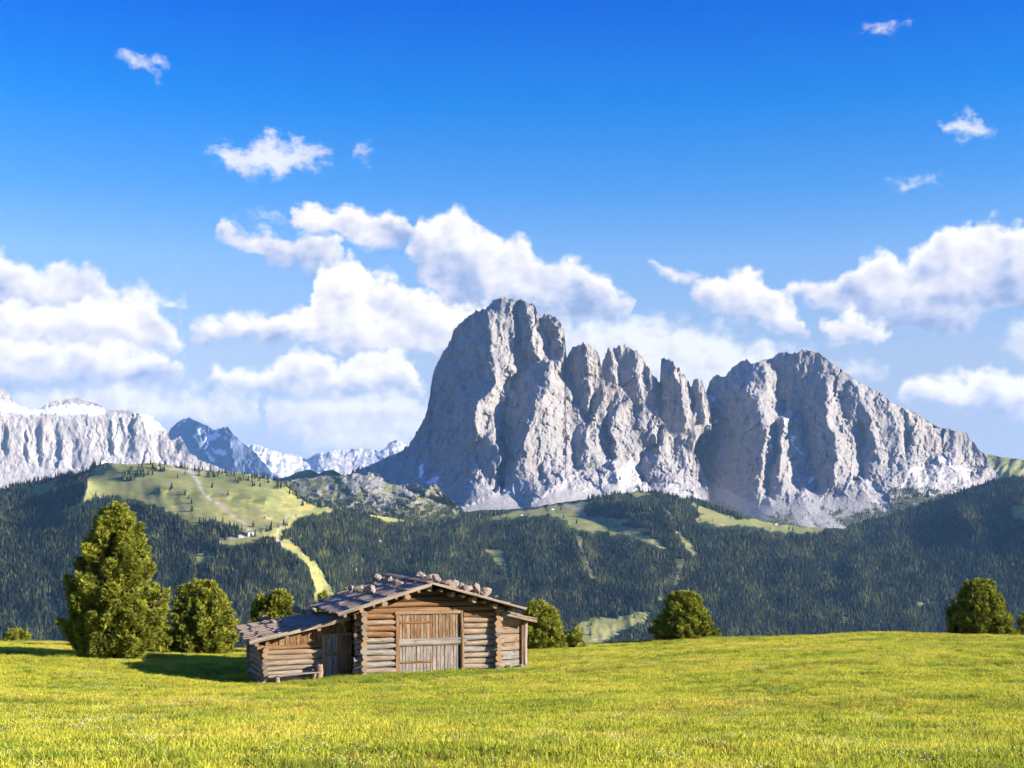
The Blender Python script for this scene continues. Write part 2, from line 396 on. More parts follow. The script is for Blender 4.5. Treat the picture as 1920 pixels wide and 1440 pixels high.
def rock_material(name, warm=1.0, dark=1.0, tint=None):
    m, T = new_mat(name)
    pos = T.n('ShaderNodeNewGeometry').outputs['Position']
    p1 = T.vm('MULTIPLY', pos, (1/900.0, 1/900.0, 1/2600.0))
    big = T.noise(p1, 3.0, 5.0, 0.6)
    streak = T.noise(T.vm('MULTIPLY', pos, (1/40.0, 1/40.0, 1/420.0)), 1.0, 5.0, 0.65)
    fine = T.noise(T.vm('MULTIPLY', pos, (1/24.0, 1/24.0, 1/40.0)), 1.0, 6.0, 0.7)
    c = T.ramp(streak, [(0.25, (0.170*dark, 0.167*dark, 0.170*dark)), (0.5, (0.255*dark, 0.245*dark, 0.240*dark)), (0.75, (0.323*dark, 0.308*dark, 0.293*dark))])
    c = T.mix(T.mr(big, 0.48, 0.68, 0.0, 0.55*warm, True), c, (0.306*dark, 0.234*dark, 0.187*dark))
    c = T.mix(0.55, c, T.mix(1.0, c, T.ramp(fine, [(0.3, (0.55, 0.55, 0.57)), (0.65, (1.25, 1.23, 1.2))]), 'MULTIPLY'))
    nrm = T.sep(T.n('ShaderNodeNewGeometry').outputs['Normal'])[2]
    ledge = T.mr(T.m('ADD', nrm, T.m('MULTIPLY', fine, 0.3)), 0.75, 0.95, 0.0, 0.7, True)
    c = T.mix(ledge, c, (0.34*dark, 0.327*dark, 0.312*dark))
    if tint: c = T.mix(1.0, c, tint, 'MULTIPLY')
    c = T.mix(T.attr('scree'), c, T.ramp(fine, [(0.3, (0.32, 0.305, 0.29)), (0.7, (0.45, 0.435, 0.415))]))
    c = T.mix(T.attr('grass'), c, T.ramp(fine, [(0.3, (0.075, 0.095, 0.04)), (0.7, (0.18, 0.185, 0.08))]))
    c = T.mix(T.attr('snow'), c, (0.80, 0.83, 0.88))
    b = T.n('ShaderNodeBsdfPrincipled'); T.l(c, b.inputs['Base Color']); b.inputs['Roughness'].default_value = 0.95
    b.inputs['Specular IOR Level'].default_value = 0.1
    bp = T.n('ShaderNodeBump'); bp.inputs['Strength'].default_value = 0.8; bp.inputs['Distance'].default_value = 9.0
    T.l(fine, bp.inputs['Height']); T.l(bp.outputs[0], b.inputs['Normal'])
    o = T.n('ShaderNodeOutputMaterial'); T.l(b.outputs[0], o.inputs['Surface'])
    return m

ROCK = rock_material('dolomite_rock', 0.5, 1.06)
ROCK_PALE = rock_material('pale_dolomite', 0.6, 1.45)
ROCK_LOW = rock_material('terrace_rock', 0.8, 0.8)
ROCK_FAR = rock_material('far_rock_shade_tint', 0.1, 0.95, (0.72, 0.95, 1.35))  # blue of cloud shadow and distance haze tinted into the limestone colour

# --- main massif: the great tower and the buttresses running down to the right
A_CREST = [(600,912),(640,893),(700,868),(740,850),(765,838),(772,825),(795,785),(800,770),(806,745),(808,720),(815,690),(830,660),(845,640),(850,620),(862,605),(880,590),(893,582),(910,580),(915,572),(928,560),(945,557),(958,558),(965,562),(968,566),(972,560),(985,564),(1003,573),(1009,590),(1012,597),(1020,591),(1030,588),(1045,597),(1055,610),(1060,640),(1062,671),(1067,660),(1072,652),(1083,646),(1100,643),(1112,650),(1122,660),(1127,682),(1129,700),(1133,712),(1140,717),(1152,722),(1162,724),(1175,738),(1188,756),(1195,738),(1203,755),(1215,768),(1230,780),(1243,790),(1250,805),(1262,818),(1275,820),(1290,835),(1305,855),(1312,870),(1320,895),(1326,910),(1331,935),(1335,950)]
A_FOOT = [(600,950),(640,965),(760,985),(830,990),(900,985),(1000,975),(1100,965),(1200,955),(1300,965),(1335,975)]
A_LINES = [
 [(600,912,150),(640,893,150),(700,868,140),(765,840,128),(795,785,120),(806,745,112),(815,690,100),(845,640,78),(862,605,60),(893,582,34),(915,574,20)],
 [(928,562,16),(945,559,8),(958,560,8)],
 # main arete, sunlit to its right
 [(912,584,4),(917,605,-8),(920,640,-16),(921,680,-20),(930,712,-26),(918,738,-34),(900,752,-40),(890,780,-48),(889,802,-50),(900,822,-46),(926,812,-40),(931,840,-44),(936,864,-46),(933,885,-46),(930,918,-50)],
 [(958,566,2),(960,600,-2),(958,640,0),(962,690,4)],
 [(940,600,-4),(948,640,-6),(950,680,-6)],
 # gully right of it
 [(969,570,18),(972,610,20),(972,640,20),(982,668,24),(982,692,26),(958,712,22),(950,740,20),(946,790,16),(946,840,8),(942,880,0),(940,920,-10)],
 # second summit tower
 [(985,566,0),(990,590,-6),(994,615,-8),(998,645,-10),(1006,668,-4),(1012,678,4)],
 [(1012,598,28),(1020,618,26),(1030,642,26),(1034,660,24),(1032,676,14)],
 [(1044,599,6),(1050,640,2),(1053,680,2)],
 [(1060,640,24),(1062,672,30),(1070,715,24),(1080,745,18),(1103,782,8),(1112,790,6)],
 # second buttress
 [(1031,677,-6),(1034,700,-14),(1032,722,-22),(1020,738,-34),(1004,760,-44),(998,792,-50),(988,815,-54),(976,842,-58),(971,862,-60),(967,886,-62),(954,907,-58)],
 [(1048,692,10),(1056,722,6),(1064,750,2),(1074,790,0),(1076,830,-8),(1079,870,-24),(1087,884,-34)],
 [(1022,770,-36),(1020,810,-40),(1016,850,-44),(1012,890,-50)], [(1038,770,-20),(1036,820,-28),(1034,870,-40)],
 # pillar
 [(1078,652,26),(1072,690,22)], [(1100,646,0),(1103,680,-6),(1101,705,-8),(1103,745,-8),(1104,775,-4)], [(1113,700,20),(1114,745,16),(1108,778,8)],
 [(1127,686,34),(1130,705,28)],
 # lit ridges to the right
 [(1138,728,2),(1127,756,-14),(1116,776,-20),(1108,800,-24),(1100,840,-38),(1090,872,-42)],
 [(1150,745,10),(1140,770,2),(1133,796,2),(1136,815,-2),(1142,845,-8),(1148,868,-20)],
 [(1164,758,-8),(1150,788,-24),(1146,810,-30),(1152,840,-34),(1158,862,-36)],
 [(1186,765,4),(1180,800,-8),(1178,840,-20),(1180,880,-30)],
 [(1208,768,-6),(1222,798,-22),(1229,830,-32),(1232,842,-34)],
 [(1236,800,4),(1233,828,-6),(1212,850,-8),(1200,862,-8),(1204,900,-20)],
 [(1246,806,-12),(1243,840,-30),(1236,868,-44),(1224,888,-50),(1216,908,-52)],
 [(1262,822,2),(1266,850,-12),(1272,880,-26)], [(1276,824,-8),(1284,850,-24),(1292,876,-36),(1298,905,-44)],
 [(1305,858,0),(1310,880,-14),(1316,905,-26)],
 # scree cones and the foot
 [(930,922,-70),(938,917,-76),(900,938,-110),(830,968,-150)], [(938,917,-76),(985,946,-112)],
 [(1087,882,-60),(1040,915,-104),(995,945,-135)], [(1087,882,-60),(1130,922,-112)],
 [(1147,868,-60),(1160,905,-112)], [(1200,912,-112)], [(1250,912,-100),(1300,925,-100)],
 [(600,950,60),(700,960,-20),(760,975,-120),(830,990,-190),(1000,975,-190),(1200,955,-170),(1335,975,-150)],
 [(700,900,70),(800,930,20),(860,930,-30)], [(830,880,40),(800,840,70)],
 [(845,760,60),(850,700,50)], [(870,840,-6),(860,880,-10)],
]
def facets(x, y, seed):
    """broken rock: cells each with its own tilt and set-back, sharp steps between them"""
    x = np.asarray(x, np.float32); y = np.asarray(y, np.float32)
    ix = np.floor(x).astype(np.int32); iy = np.floor(y).astype(np.int32)
    best = np.full(x.shape, 1e9, np.float32); val = np.zeros(x.shape, np.float32)
    for dx in (-1, 0, 1):
        for dy in (-1, 0, 1):
            h = _prm[(_prm[(ix+dx+seed*31) & 4095]+iy+dy) & 4095]
            h2 = _prm[(h+917) & 4095]; h3 = _prm[(h2+333) & 4095]
            cx = ix+dx+(h & 63)/63.0; cy = iy+dy+((h >> 6) & 63)/63.0
            ex, ey = x-cx, y-cy; d = ex*ex+ey*ey
            v = ((h2 & 63)/63.0-0.5)*1.5*ex+(((h2 >> 6) & 63)/63.0-0.5)*0.9*ey+((h3 & 63)/63.0-0.5)*0.5
            m = d < best; best = np.where(m, d, best); val = np.where(m, v, val)
    return val
def rock_relief(seed, amp=1.0, wl=52.0, stretch=2.6, tilt=0.0, fine=1.0):
    def f(px, py):
        wx = px+10*fbm(px/60, py/60, 3, seed+1)
        x2 = wx+tilt*py
        r = -6.0*ridged(x2/wl, py/(wl*stretch), 4, seed, 0.5)
        r = r-2.4*np.abs(perlin(px/30+0.4*py/30, py/26, seed+60))*3
        qx = px+3*fbm(px/14, py/14, 3, seed+5)+0.18*py; qy = py+3*fbm(px/14+7, py/14, 3, seed+6)
        g = 15*facets(qx/27, qy/58, seed+2)+7.5*facets(qx/12, qy/23, seed+3)+3.6*facets(qx/5.5, qy/9, seed+4)
        g = g-1.6*ridged((wx+0.25*py)/22, py/44, 4, seed+80, 0.6)+0.7*fbm((px-0.5*py)/8, py/8, 3, seed+40, 0.7)
        patch = 0.5+0.7*smooth(-0.35, 0.35, fbm(px/70, py/70, 3, seed+90))
        return amp*r+0.62*fine*g*patch
    return f
def damp_relief(f, masks, k=0.2):
    def g(px, py):
        m = 1.0
        for fn in masks: m = m*(1-(1-k)*fn(px, py))
        return f(px, py)*m
    return g
A_LINES = [[(x, y, r+(0.30*(x-1040) if x > 1040 and y > 700 else 0)) for x, y, r in L] for L in A_LINES]      # the right half leans towards the sun
foot_mask = lambda a, b: smooth(915, 960, b)*0.9
A_SCREE = [[(938,915),(985,944),(1000,958),(860,985),(815,985),(830,966),(900,936)], [(1087,880),(1105,900),(1140,925),(1130,950),(985,965),(995,946),(1040,914)],
           [(1146,864),(1158,885),(1172,870),(1190,858),(1202,880),(1205,912),(1190,930),(1120,930),(1135,895)], [(1215,905),(1260,905),(1320,935),(1335,975),(1200,955)]]
A_SNOW = [[(798,906),(815,894),(825,893),(818,905),(805,908)], [(786,876),(795,870),(792,890),(786,898)]]
def scree_A(px, py): return polys_mask(px, py, A_SCREE, 2.5, 4.0, 16.0, 11)
A = Layer(A_CREST, A_FOOT, A_LINES, 7000.0, 2.7, 0.34, 1.25, gain=1.3, wig=6.0, jag=(7.5, 9), seed=3, relief=damp_relief(rock_relief(100, 0.55), [scree_A, foot_mask], 0.07))
def layer_masks(L, scree=None, snow=(), grass=None):
    z = np.zeros(L.px.shape)
    return dict(scree=scree(L.px, L.py) if scree else z, snow=polys_mask(L.px, L.py, snow, 1.2, 3.0, 8.0, 31) if snow else z,
                grass=grass(L.px, L.py) if grass else z)
def grass_A(px, py):
    n = fbm(px/26, py/12, 5, 61, 0.6)
    low = smooth(905, 960, py)*smooth(800, 700, px)+0.8*smooth(925, 965, py)
    spot = smooth(30, 0, np.hypot((px-1110)/1.2, py-862))*0.6+smooth(26, 0, np.hypot(px-1000, (py-860)*1.5))*0.0
    return np.clip(smooth(0.35, 0.9, low+0.5*n)*0.9+spot*smooth(-0.1, 0.3, n), 0, 0.9)*(1-scree_A(px, py))
mA = layer_masks(A, scree_A, A_SNOW, grass_A)
A.build('rock_massif', ROCK, mA, back=(1100.0, 900.0, 6), label='huge pale rock tower with lit arete and shaded left wall, rising above the forest')

# --- the row of slender towers behind
B_CREST = [(1060,720),(1090,715),(1126,690),(1133,672),(1140,652),(1143,651),(1148,661),(1152,652),(1160,648),(1180,650),(1187,658),(1195,660),(1207,672),(1212,684),(1218,690),(1225,702),(1232,714),(1238,717),(1239.5,674),(1250,673),(1258,674),(1268,686),(1280,702),(1290,715),(1296,732),(1299,714),(1308,712),(1316,716),(1322,732),(1327,748),(1331,770),(1334,788)]
B_FOOT = [(1060,830),(1200,870),(1288,872),(1296,850),(1304,818),(1312,804),(1326,796),(1334,798)]
B_LINES = [
 [(1126,692,20),(1133,740,20)], [(1143,654,-4),(1148,690,-10),(1152,720,-16)], [(1155,660,8),(1160,690,4),(1165,720,2)],
 [(1187,660,-8),(1195,700,-16),(1202,740,-20)], [(1207,674,6),(1212,720,2)], [(1219,692,-6),(1222,730,-14)], [(1236,718,16),(1238,760,14),(1242,800,8)],
 [(1240,676,14)], [(1258,678,-12),(1270,710,-20),(1280,740,-22),(1281,770,-22),(1284,800,-18)], [(1268,690,0),(1285,715,0),(1296,734,8),(1300,770,10)],
 [(1310,716,-4),(1318,760,-8),(1320,790,-8)], [(1327,750,24),(1335,800,40),(1342,880,50)],
 [(1060,830,0),(1200,870,-20),(1288,870,0),(1310,804,6),(1334,798,30)],
]
B = Layer(B_CREST, B_FOOT, B_LINES, 7750.0, 3.0, 0.3, 1.25, gain=1.3, wig=5.0, jag=(8.0, 8), seed=8, relief=rock_relief(200, 0.5, 40, 3.2))
B.build('rock_towers', ROCK, layer_masks(B), back=(900.0, 40.0, 3), tuck=900.0, label='row of slender jagged rock towers behind the great lit buttress')

# --- right massif with its long sloping crest
C_CREST = [(1250,800),(1290,790),(1310,775),(1321,745),(1327,727),(1333,712),(1342,703),(1358,706),(1362,704),(1372,690),(1386,680),(1390,676),(1400,675),(1408,682),(1418,680),(1430,674),(1447,672),(1455,664),(1468,660),(1475,660),(1485,664),(1490,660),(1495,662),(1503,655),(1510,655),(1525,658),(1540,666),(1560,680),(1580,693),(1600,710),(1618,720),(1650,735),(1672,755),(1690,762),(1715,772),(1745,793),(1760,801),(1778,803),(1790,808),(1803,807),(1812,812),(1817,822),(1825,828),(1835,842),(1845,850),(1855,865),(1865,882),(1880,905),(1900,925)]
C_FOOT = [(1250,930),(1350,960),(1450,1005),(1600,1010),(1700,985),(1800,960),(1900,950)]
C_LINES = [
 [(1250,800,120),(1321,748,96),(1342,706,76),(1400,678,44)], [(1430,677,36),(1475,662,30),(1510,658,20),(1540,668,14),(1600,712,6),(1650,738,4),(1715,775,0),(1760,803,0)],
 # snow gully and the dark cirque
 [(1318,780,104),(1310,800,106),(1300,830,106),(1306,870,98),(1330,905,60)],
 # first buttress, two lit faces
 [(1400,728,-2),(1415,750,-12),(1430,780,-20),(1435,800,-24),(1432,840,-34),(1430,870,-40),(1421,900,-44),(1420,925,-46)],
 [(1450,785,2),(1456,815,-4),(1460,845,-10),(1446,862,-16),(1440,890,-24),(1441,925,-36)],
 [(1468,790,-22),(1469,815,-26),(1466,850,-36),(1462,880,-46),(1458,905,-50)],
 [(1479,800,6),(1480,830,0),(1484,855,-8),(1492,890,-20),(1498,918,-32)],
 [(1360,800,46),(1358,850,32),(1356,900,14)], [(1388,745,10),(1386,800,2)],
 [(1436,690,24),(1432,700,8),(1440,725,6),(1446,745,10)], [(1455,690,36),(1462,740,36),(1470,775,30)],
 # the long lit spur
 [(1549,710,-2),(1551,740,-14),(1552,775,-24),(1551,798,-28),(1565,815,-32),(1570,850,-42),(1566,880,-52),(1568,905,-58),(1560,930,-62)],
 [(1500,760,30),(1510,820,20),(1520,870,8),(1530,920,-14)],
 [(1570,740,8),(1585,785,4),(1595,815,-2),(1600,840,-8),(1606,870,-14),(1608,900,-24)],
 [(1614,800,8),(1612,850,2),(1616,890,-14)],
 # spurs of the right wing
 [(1600,720,-4),(1620,760,-13),(1632,790,-19),(1640,830,-27),(1650,870,-36)],
 [(1640,745,0),(1645,790,-8),(1655,830,-14),(1668,870,-26)],
 [(1656,742,-7),(1675,780,-16),(1690,815,-24),(1692,850,-31)],
 [(1686,764,-3),(1700,800,-9),(1702,840,-16)], [(1700,772,-11),(1720,810,-20),(1730,850,-29),(1735,872,-33)],
 [(1730,786,-7),(1734,830,-14),(1738,870,-24)], [(1750,800,-14),(1756,840,-22),(1756,860,-25)], [(1768,806,-6),(1770,850,-12)],
 [(1808,812,-18),(1815,850,-26),(1822,885,-32)], [(1822,830,-14),(1826,865,-20),(1830,885,-26)], [(1840,850,-21),(1855,880,-29)],
 [(1865,884,0)],
 # scree fans and foot
 [(1500,925,-70),(1510,950,-100),(1530,985,-140)], [(1500,925,-70),(1560,960,-110),(1590,990,-140)], [(1440,935,-70),(1460,970,-110)],
 [(1610,895,-50),(1640,930,-90),(1665,955,-120)], [(1700,880,-60),(1720,905,-90)], [(1760,862,-46),(1820,905,-90)],
 [(1250,930,60),(1350,960,-20),(1450,1005,-170),(1600,1010,-180),(1700,985,-170),(1800,960,-150),(1900,950,-120)],
]
C_LINES = [[(x, y, r+(0.30*(x-1600) if x > 1600 else 0)) for x, y, r in L] for L in C_LINES]
C_SCREE = [[(1500,918),(1512,925),(1545,960),(1592,992),(1580,1005),(1495,1000),(1503,960)], [(1430,925),(1450,930),(1480,955),(1470,975),(1420,955)],
           [(1610,885),(1622,895),(1640,910),(1660,925),(1672,955),(1660,965),(1640,945),(1608,900)], [(1712,876),(1730,872),(1760,858),(1800,880),(1855,925),(1800,935),(1740,915),(1690,915)],
           [(1340,905),(1420,950),(1450,975),(1430,980),(1340,935)]]
C_SNOW = [[(1325,742),(1340,745),(1334,765),(1326,785),(1312,800),(1300,800),(1312,780),(1320,762)], [(1300,795),(1316,797),(1345,788),(1342,795),(1315,806),(1300,803)], [(1470,782),(1480,785),(1478,795),(1470,792)],
          [(1483,815),(1490,820),(1488,835),(1500,845),(1506,855),(1492,842),(1484,830)], [(1520,892),(1526,895),(1521,908),(1517,905)], [(1761,856),(1785,872),(1820,881),(1818,884),(1782,877),(1760,860)], [(1316,825),(1328,818),(1320,832)]]
def scree_C(px, py): return polys_mask(px, py, C_SCREE, 2.5, 4.0, 16.0, 15)
def grass_C(px, py):
    n = fbm(px/24, py/12, 5, 71, 0.6)
    low = smooth(930, 985, py)*0.9+smooth(895, 935, py)*smooth(1600, 1700, px)*0.9
    return np.clip(smooth(0.4, 0.95, low+0.55*n), 0, 0.9)*(1-0.85*scree_C(px, py))
C = Layer(C_CREST, C_FOOT, C_LINES, 7900.0, 3.0, 0.36, 1.25, gain=1.35, wig=6.0, jag=(4.0, 10), seed=12, relief=damp_relief(rock_relief(300, 0.5, 56, 3.0), [scree_C, foot_mask], 0.07))
C.build('sloping_massif', ROCK, layer_masks(C, scree_C, C_SNOW, grass_C), back=(1400.0, 900.0, 6), label='broad shaded rock massif with long crest sloping down, snow gully at its upper end')

# --- plateau massif on the left edge
P_CREST = [(-60,700),(-20,715),(0,727),(10,732),(20,741),(22,752),(40,762),(60,767),(78,765),(84,758),(95,752),(110,750),(125,747),(142,746),(160,752),(185,757),(200,768),(240,770),(262,776),(283,778),(292,786),(302,797),(314,810),(320,826),(330,822),(338,818),(345,830),(356,850),(366,854),(372,862),(400,872),(430,885),(460,905)]
P_FOOT = [(-60,945),(100,940),(300,925),(460,925)]
P_LINES = [
 [(-60,702,60),(20,742,60),(60,768,70),(140,748,70),(200,770,40),(262,777,10),(283,780,4),(314,812,16)],
 [(-60,780,0),(0,780,-4),(60,782,-4),(110,780,-4),(150,784,-2),(200,784,-2),(255,782,-4)],
 [(2,790,0),(6,830,4)], [(14,800,-14),(18,840,-18),(22,880,-24)], [(10,810,4),(12,850,0)], [(44,810,2),(46,850,-2)], [(50,805,-14),(54,850,-20),(58,880,-26)],
 [(56,800,-2),(60,840,-4)], [(72,800,2),(72,870,-4)], [(78,800,-12),(82,850,-18),(86,880,-24)], [(104,812,2),(106,850,-4)], [(112,800,-12),(116,850,-18)],
 [(135,825,4),(138,880,-8)], [(148,800,-16),(152,840,-20),(150,880,-26)], [(198,795,2),(203,830,2),(208,855,-4)], [(208,790,-14),(214,830,-18),(220,865,-26)],
 [(224,780,4),(228,815,4),(230,850,-2)], [(232,782,-10),(232,800,-8)], [(246,780,8),(240,815,6),(232,855,0)], [(252,780,-8),(250,820,-14),(256,860,-24)],
 [(262,780,-12),(275,830,-18),(280,865,-28)], [(290,815,6),(300,850,0),(308,865,-10)], [(318,830,-2),(322,860,-10)], [(326,830,10),(328,850,4)], [(338,822,-4),(345,855,-14)],
 [(0,900,-50),(60,895,-46),(120,890,-44),(200,872,-44),(280,872,-44),(360,870,-40),(440,892,-20)],
 [(-60,945,-110),(100,940,-110),(300,925,-110),(460,925,-90)],
]
P_LINES = [[(x, y, r*0.8+0.45*x) for x, y, r in L] for L in P_LINES]
P_SNOW = [[(22,758),(60,770),(80,766),(130,758),(185,762),(200,772),(190,778),(120,776),(60,776),(0,772),(0,750)], [(262,776),(283,778),(300,797),(308,806),(290,806),(284,815),(276,808),(268,790)]]
def scree_P(px, py): return np.clip(smooth(866, 884, py+10*fbm(px/20, py/14, 3, 91)), 0, 1)*0.75+0.7*smooth(788, 776, py)
P = Layer(P_CREST, P_FOOT, P_LINES, 11000.0, 4.23, 0.30, 1.25, gain=0.42, wig=4.0, jag=(3.0, 9), seed=21, relief=damp_relief(rock_relief(400, 0.22, 26, 4.0, 0.0, 0.45), [lambda a, b: np.clip(smooth(868, 890, b)+smooth(788, 774, b), 0, 1)], 0.3))
P.build('plateau_massif', ROCK_PALE, layer_masks(P, scree_P, P_SNOW, lambda px, py: smooth(0.2, 0.7, smooth(880, 905, py)*smooth(300, 380, px)+0.3*fbm(px/20, py/12, 4, 93))*0.8), back=(1500.0, 500.0, 5), label='flat topped pale rock plateau with fluted cliffs beyond the grassy hill')

# --- far peaks
M_CREST = [(280,880),(300,850),(320,803),(332,792),(342,786),(355,783),(366,788),(375,792),(390,799),(402,806),(415,803),(428,800),(436,812),(450,826),(466,838),(480,850),(510,885),(540,910)]
M_LINES = [[(280,880,70),(322,803,66),(355,784,40),(372,792,28),(402,806,10),(428,802,-14),(450,828,-30),(480,850,-50),(540,905,-90)],[(372,830,6),(380,860,-4)],[(405,830,2),(400,870,-6)],[(432,830,-36),(440,870,-46)],[(280,930,30),(400,930,-30),(540,930,-110)]]
M = Layer(M_CREST, [(280,930),(540,930)], M_LINES, 16500.0, 6.3, 0.7, 1.3, jag=(2.5, 10), seed=31, relief=rock_relief(500, 0.35, 40, 1.4, 0, 0.6))
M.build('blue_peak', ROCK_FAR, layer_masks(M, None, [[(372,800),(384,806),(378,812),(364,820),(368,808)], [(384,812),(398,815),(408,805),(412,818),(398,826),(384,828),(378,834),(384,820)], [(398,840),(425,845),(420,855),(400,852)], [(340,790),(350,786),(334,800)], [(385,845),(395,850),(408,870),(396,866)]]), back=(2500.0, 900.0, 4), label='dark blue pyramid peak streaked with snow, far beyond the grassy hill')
N_CREST = [(400,880),(430,860),(445,848),(462,836),(478,833),(492,838),(505,843),(530,849),(552,852),(566,858),(576,862),(590,852),(604,849),(640,843),(670,841),(700,841),(712,847),(722,840),(730,830),(742,824),(750,828),(757,832),(768,838),(800,860),(830,880)]
N_LINES = [[(400,880,30),(445,848,10),(478,835,-4),(505,843,4),(530,850,20),(576,862,30),(604,850,6),(640,843,14),(700,841,8),(742,825,-10),(800,860,20)],[(470,870,-16),(475,890,-20)],[(500,870,10)],[(610,880,-20)],[(660,870,0)],[(690,880,-20)],[(400,930,-40),(830,930,-40)]]
N = Layer(N_CREST, [(400,930),(830,930)], N_LINES, 20500.0, 7.9, 0.8, 1.5, jag=(3.2, 9), seed=41, relief=rock_relief(600, 0.4, 30, 1.5, 0, 0.6))
def snow_N(px, py): return np.clip(smooth(0.0, 0.35, fbm(px/24, py/9, 5, 131)+0.25*smooth(470, 500, px)*smooth(600, 560, px)-0.08), 0, 0.5)
mN = layer_masks(N); mN['snow'] = snow_N(N.px, N.py)
N.build('snowy_range', ROCK_PALE, mN, back=(2500.0, 900.0, 4), label='pale snow dusted mountain range on the horizon beside the great tower')

# ------------------------------------------------------------------ wooded hills
def hill_material():
    m, T = new_mat('hill_ground')
    pos = T.n('ShaderNodeNewGeometry').outputs['Position']
    big = T.noise(pos, 1/180.0, 5.0, 0.6); fine = T.noise(pos, 1/22.0, 5.0, 0.65)
    g = T.ramp(big, [(0.3, (0.16, 0.185, 0.06)), (0.5, (0.24, 0.25, 0.09)), (0.72, (0.31, 0.29, 0.11))])
    g = T.mix(0.6, g, T.mix(1.0, g, T.ramp(fine, [(0.3, (0.6, 0.65, 0.6)), (0.7, (1.25, 1.2, 1.2))]), 'MULTIPLY'))
    g = T.mix(T.attr('dry'), g, (0.38, 0.32, 0.10))
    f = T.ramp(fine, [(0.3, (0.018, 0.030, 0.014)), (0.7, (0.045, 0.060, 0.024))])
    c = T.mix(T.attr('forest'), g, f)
    c = T.mix(T.attr('bare'), c, T.ramp(fine, [(0.3, (0.27, 0.23, 0.18)), (0.7, (0.45, 0.41, 0.36))]))
    b = T.n('ShaderNodeBsdfPrincipled'); T.l(c, b.inputs['Base Color']); b.inputs['Roughness'].default_value = 1.0
    b.inputs['Specular IOR Level'].default_value = 0.05
    o = T.n('ShaderNodeOutputMaterial'); T.l(b.outputs[0], o.inputs['Surface'])
    return m
HILL = hill_material()

# left hill: grassy dome with ski runs above a forest belt
H1_CREST = [(-120,925),(-40,922),(0,918),(40,908),(110,893),(160,888),(176,874),(200,867),(240,871),(290,867),(330,874),(400,883),(440,885),(480,890),(520,900),(545,915),(565,935),(590,946),(650,958),(700,966),(740,972),(780,978),(830,974),(860,972)]
H1_FOOT = [(-120,1300),(600,1300),(640,1200),(700,1130),(760,1080),(860,1020)]
H1_LINES = [
 [(-120,925,5300),(0,918,5300),(110,893,5200),(160,888,5150),(200,868,4950),(290,868,4950),(400,883,4950),(480,890,4950),(520,900,4960),(565,935,4950),(650,958,5100),(740,972,5400),(860,972,5900)],
 [(-120,980,4700),(0,975,4680),(90,960,4680),(150,930,4720)],
 [(165,905,4660),(155,940,4540),(125,980,4440)],
 [(300,920,4600),(400,930,4560),(500,940,4560)], [(300,980,4330),(400,985,4310),(480,1000,4250),(540,985,4330)],
 [(-120,1100,4080),(100,1100,4000),(300,1080,4000),(450,1060,4020),(560,1060,4060)],
 [(600,1000,4560),(640,1040,4420),(700,1052,4700),(760,1012,5150),(830,976,5700)],
 [(640,1095,4350),(600,1130,4050)],
 [(-120,1300,3350),(600,1300,3350)],
]
H1_RELIEF = lambda px, py: 15*fbm(px/60, py/60, 3, 700, 0.45)+smooth(1000, 1100, py)*16*ridged(px/60, py/160, 3, 720)
H1 = Layer(H1_CREST, H1_FOOT, H1_LINES, 0.0, 1.0, 0.0, 2.2, jag=(1.5, 20), seed=51, relief=H1_RELIEF)
H1_MEADOW = [
 [(112,962),(150,940),(160,900),(175,880),(200,862),(300,862),(400,878),(480,886),(530,905),(560,935),(590,948),(640,955),(600,962),(560,968),(540,990),(525,1005),(500,1008),(470,1000),(430,985),(395,975),(360,985),(330,965),(300,950),(250,935),(200,928),(165,935),(140,955)],
 [(518,1004),(548,1012),(568,1036),(594,1058),(610,1083),(626,1110),(630,1150),(586,1150),(590,1104),(582,1074),(566,1048),(536,1026)],
 [(55,915),(80,905),(110,898),(100,912),(75,928),(62,925)],
 [(108,1165),(120,1150),(135,1170),(140,1190),(112,1185)], [(85,1115),(100,1120),(115,1150),(105,1155),(92,1135)],
 [(365,1045),(388,1030),(408,1040),(395,1052),(370,1055)],
 [(690,958),(720,965),(755,975),(745,982),(705,972)],
 [(470,960),(480,940)], [(405,1015),(470,998),(490,1005),(480,1015),(430,1025)],
]
H1_BARE = [([(370,905),(385,930),(410,945),(440,970),(455,980),(470,995)], 2.6), ([(285,876),(340,882),(390,890)], 1.6), ([(520,1012),(530,1025)], 4.0), ([(540,965),(522,990),(520,1000)], 1.8),
           ([(410,1012),(440,1008),(480,1000)], 2.0), ([(425,1030),(440,1035)], 3.0), ([(648,1050),(670,1070)], 1.4), ([(705,1010),(725,1022)], 1.0), ([(155,915),(160,905)], 1.0), ([(42,908),(62,930)], 1.0), ([(355,880),(372,905)], 3.5)]
H1_WOOD = [[(215,885),(225,875),(245,880),(290,872),(330,878),(300,888),(250,900),(230,905)],
           [(275,868),(320,872),(400,884),(470,890),(520,902),(540,918),(500,915),(450,908),(400,896),(330,886),(280,880)], [(540,918),(565,938),(570,950),(555,935)],
           [(363,985),(385,975),(420,980),(452,995),(440,1002),(400,992)], [(466,982),(476,978),(482,992),(468,995)], [(497,988),(515,985),(518,995),(500,998)]]
def h1_meadow(px, py): return polys_mask(px, py, [p for p in H1_MEADOW if len(p) > 2], 1.2, 4.0, 15.0, 801)
def h1_wood(px, py): return polys_mask(px, py, H1_WOOD, 1.0, 3.0, 9.0, 821)
mw = h1_meadow(H1.px, H1.py)*(1-0.12*h1_wood(H1.px, H1.py))
bare1 = np.clip(lines_mask(H1.px, H1.py, H1_BARE), 0, 1)*0.9
dry1 = np.clip(smooth(0.15, 0.5, fbm(H1.px/40, H1.py/10, 4, 850))*smooth(900, 960, H1.py), 0, 0.8)*mw
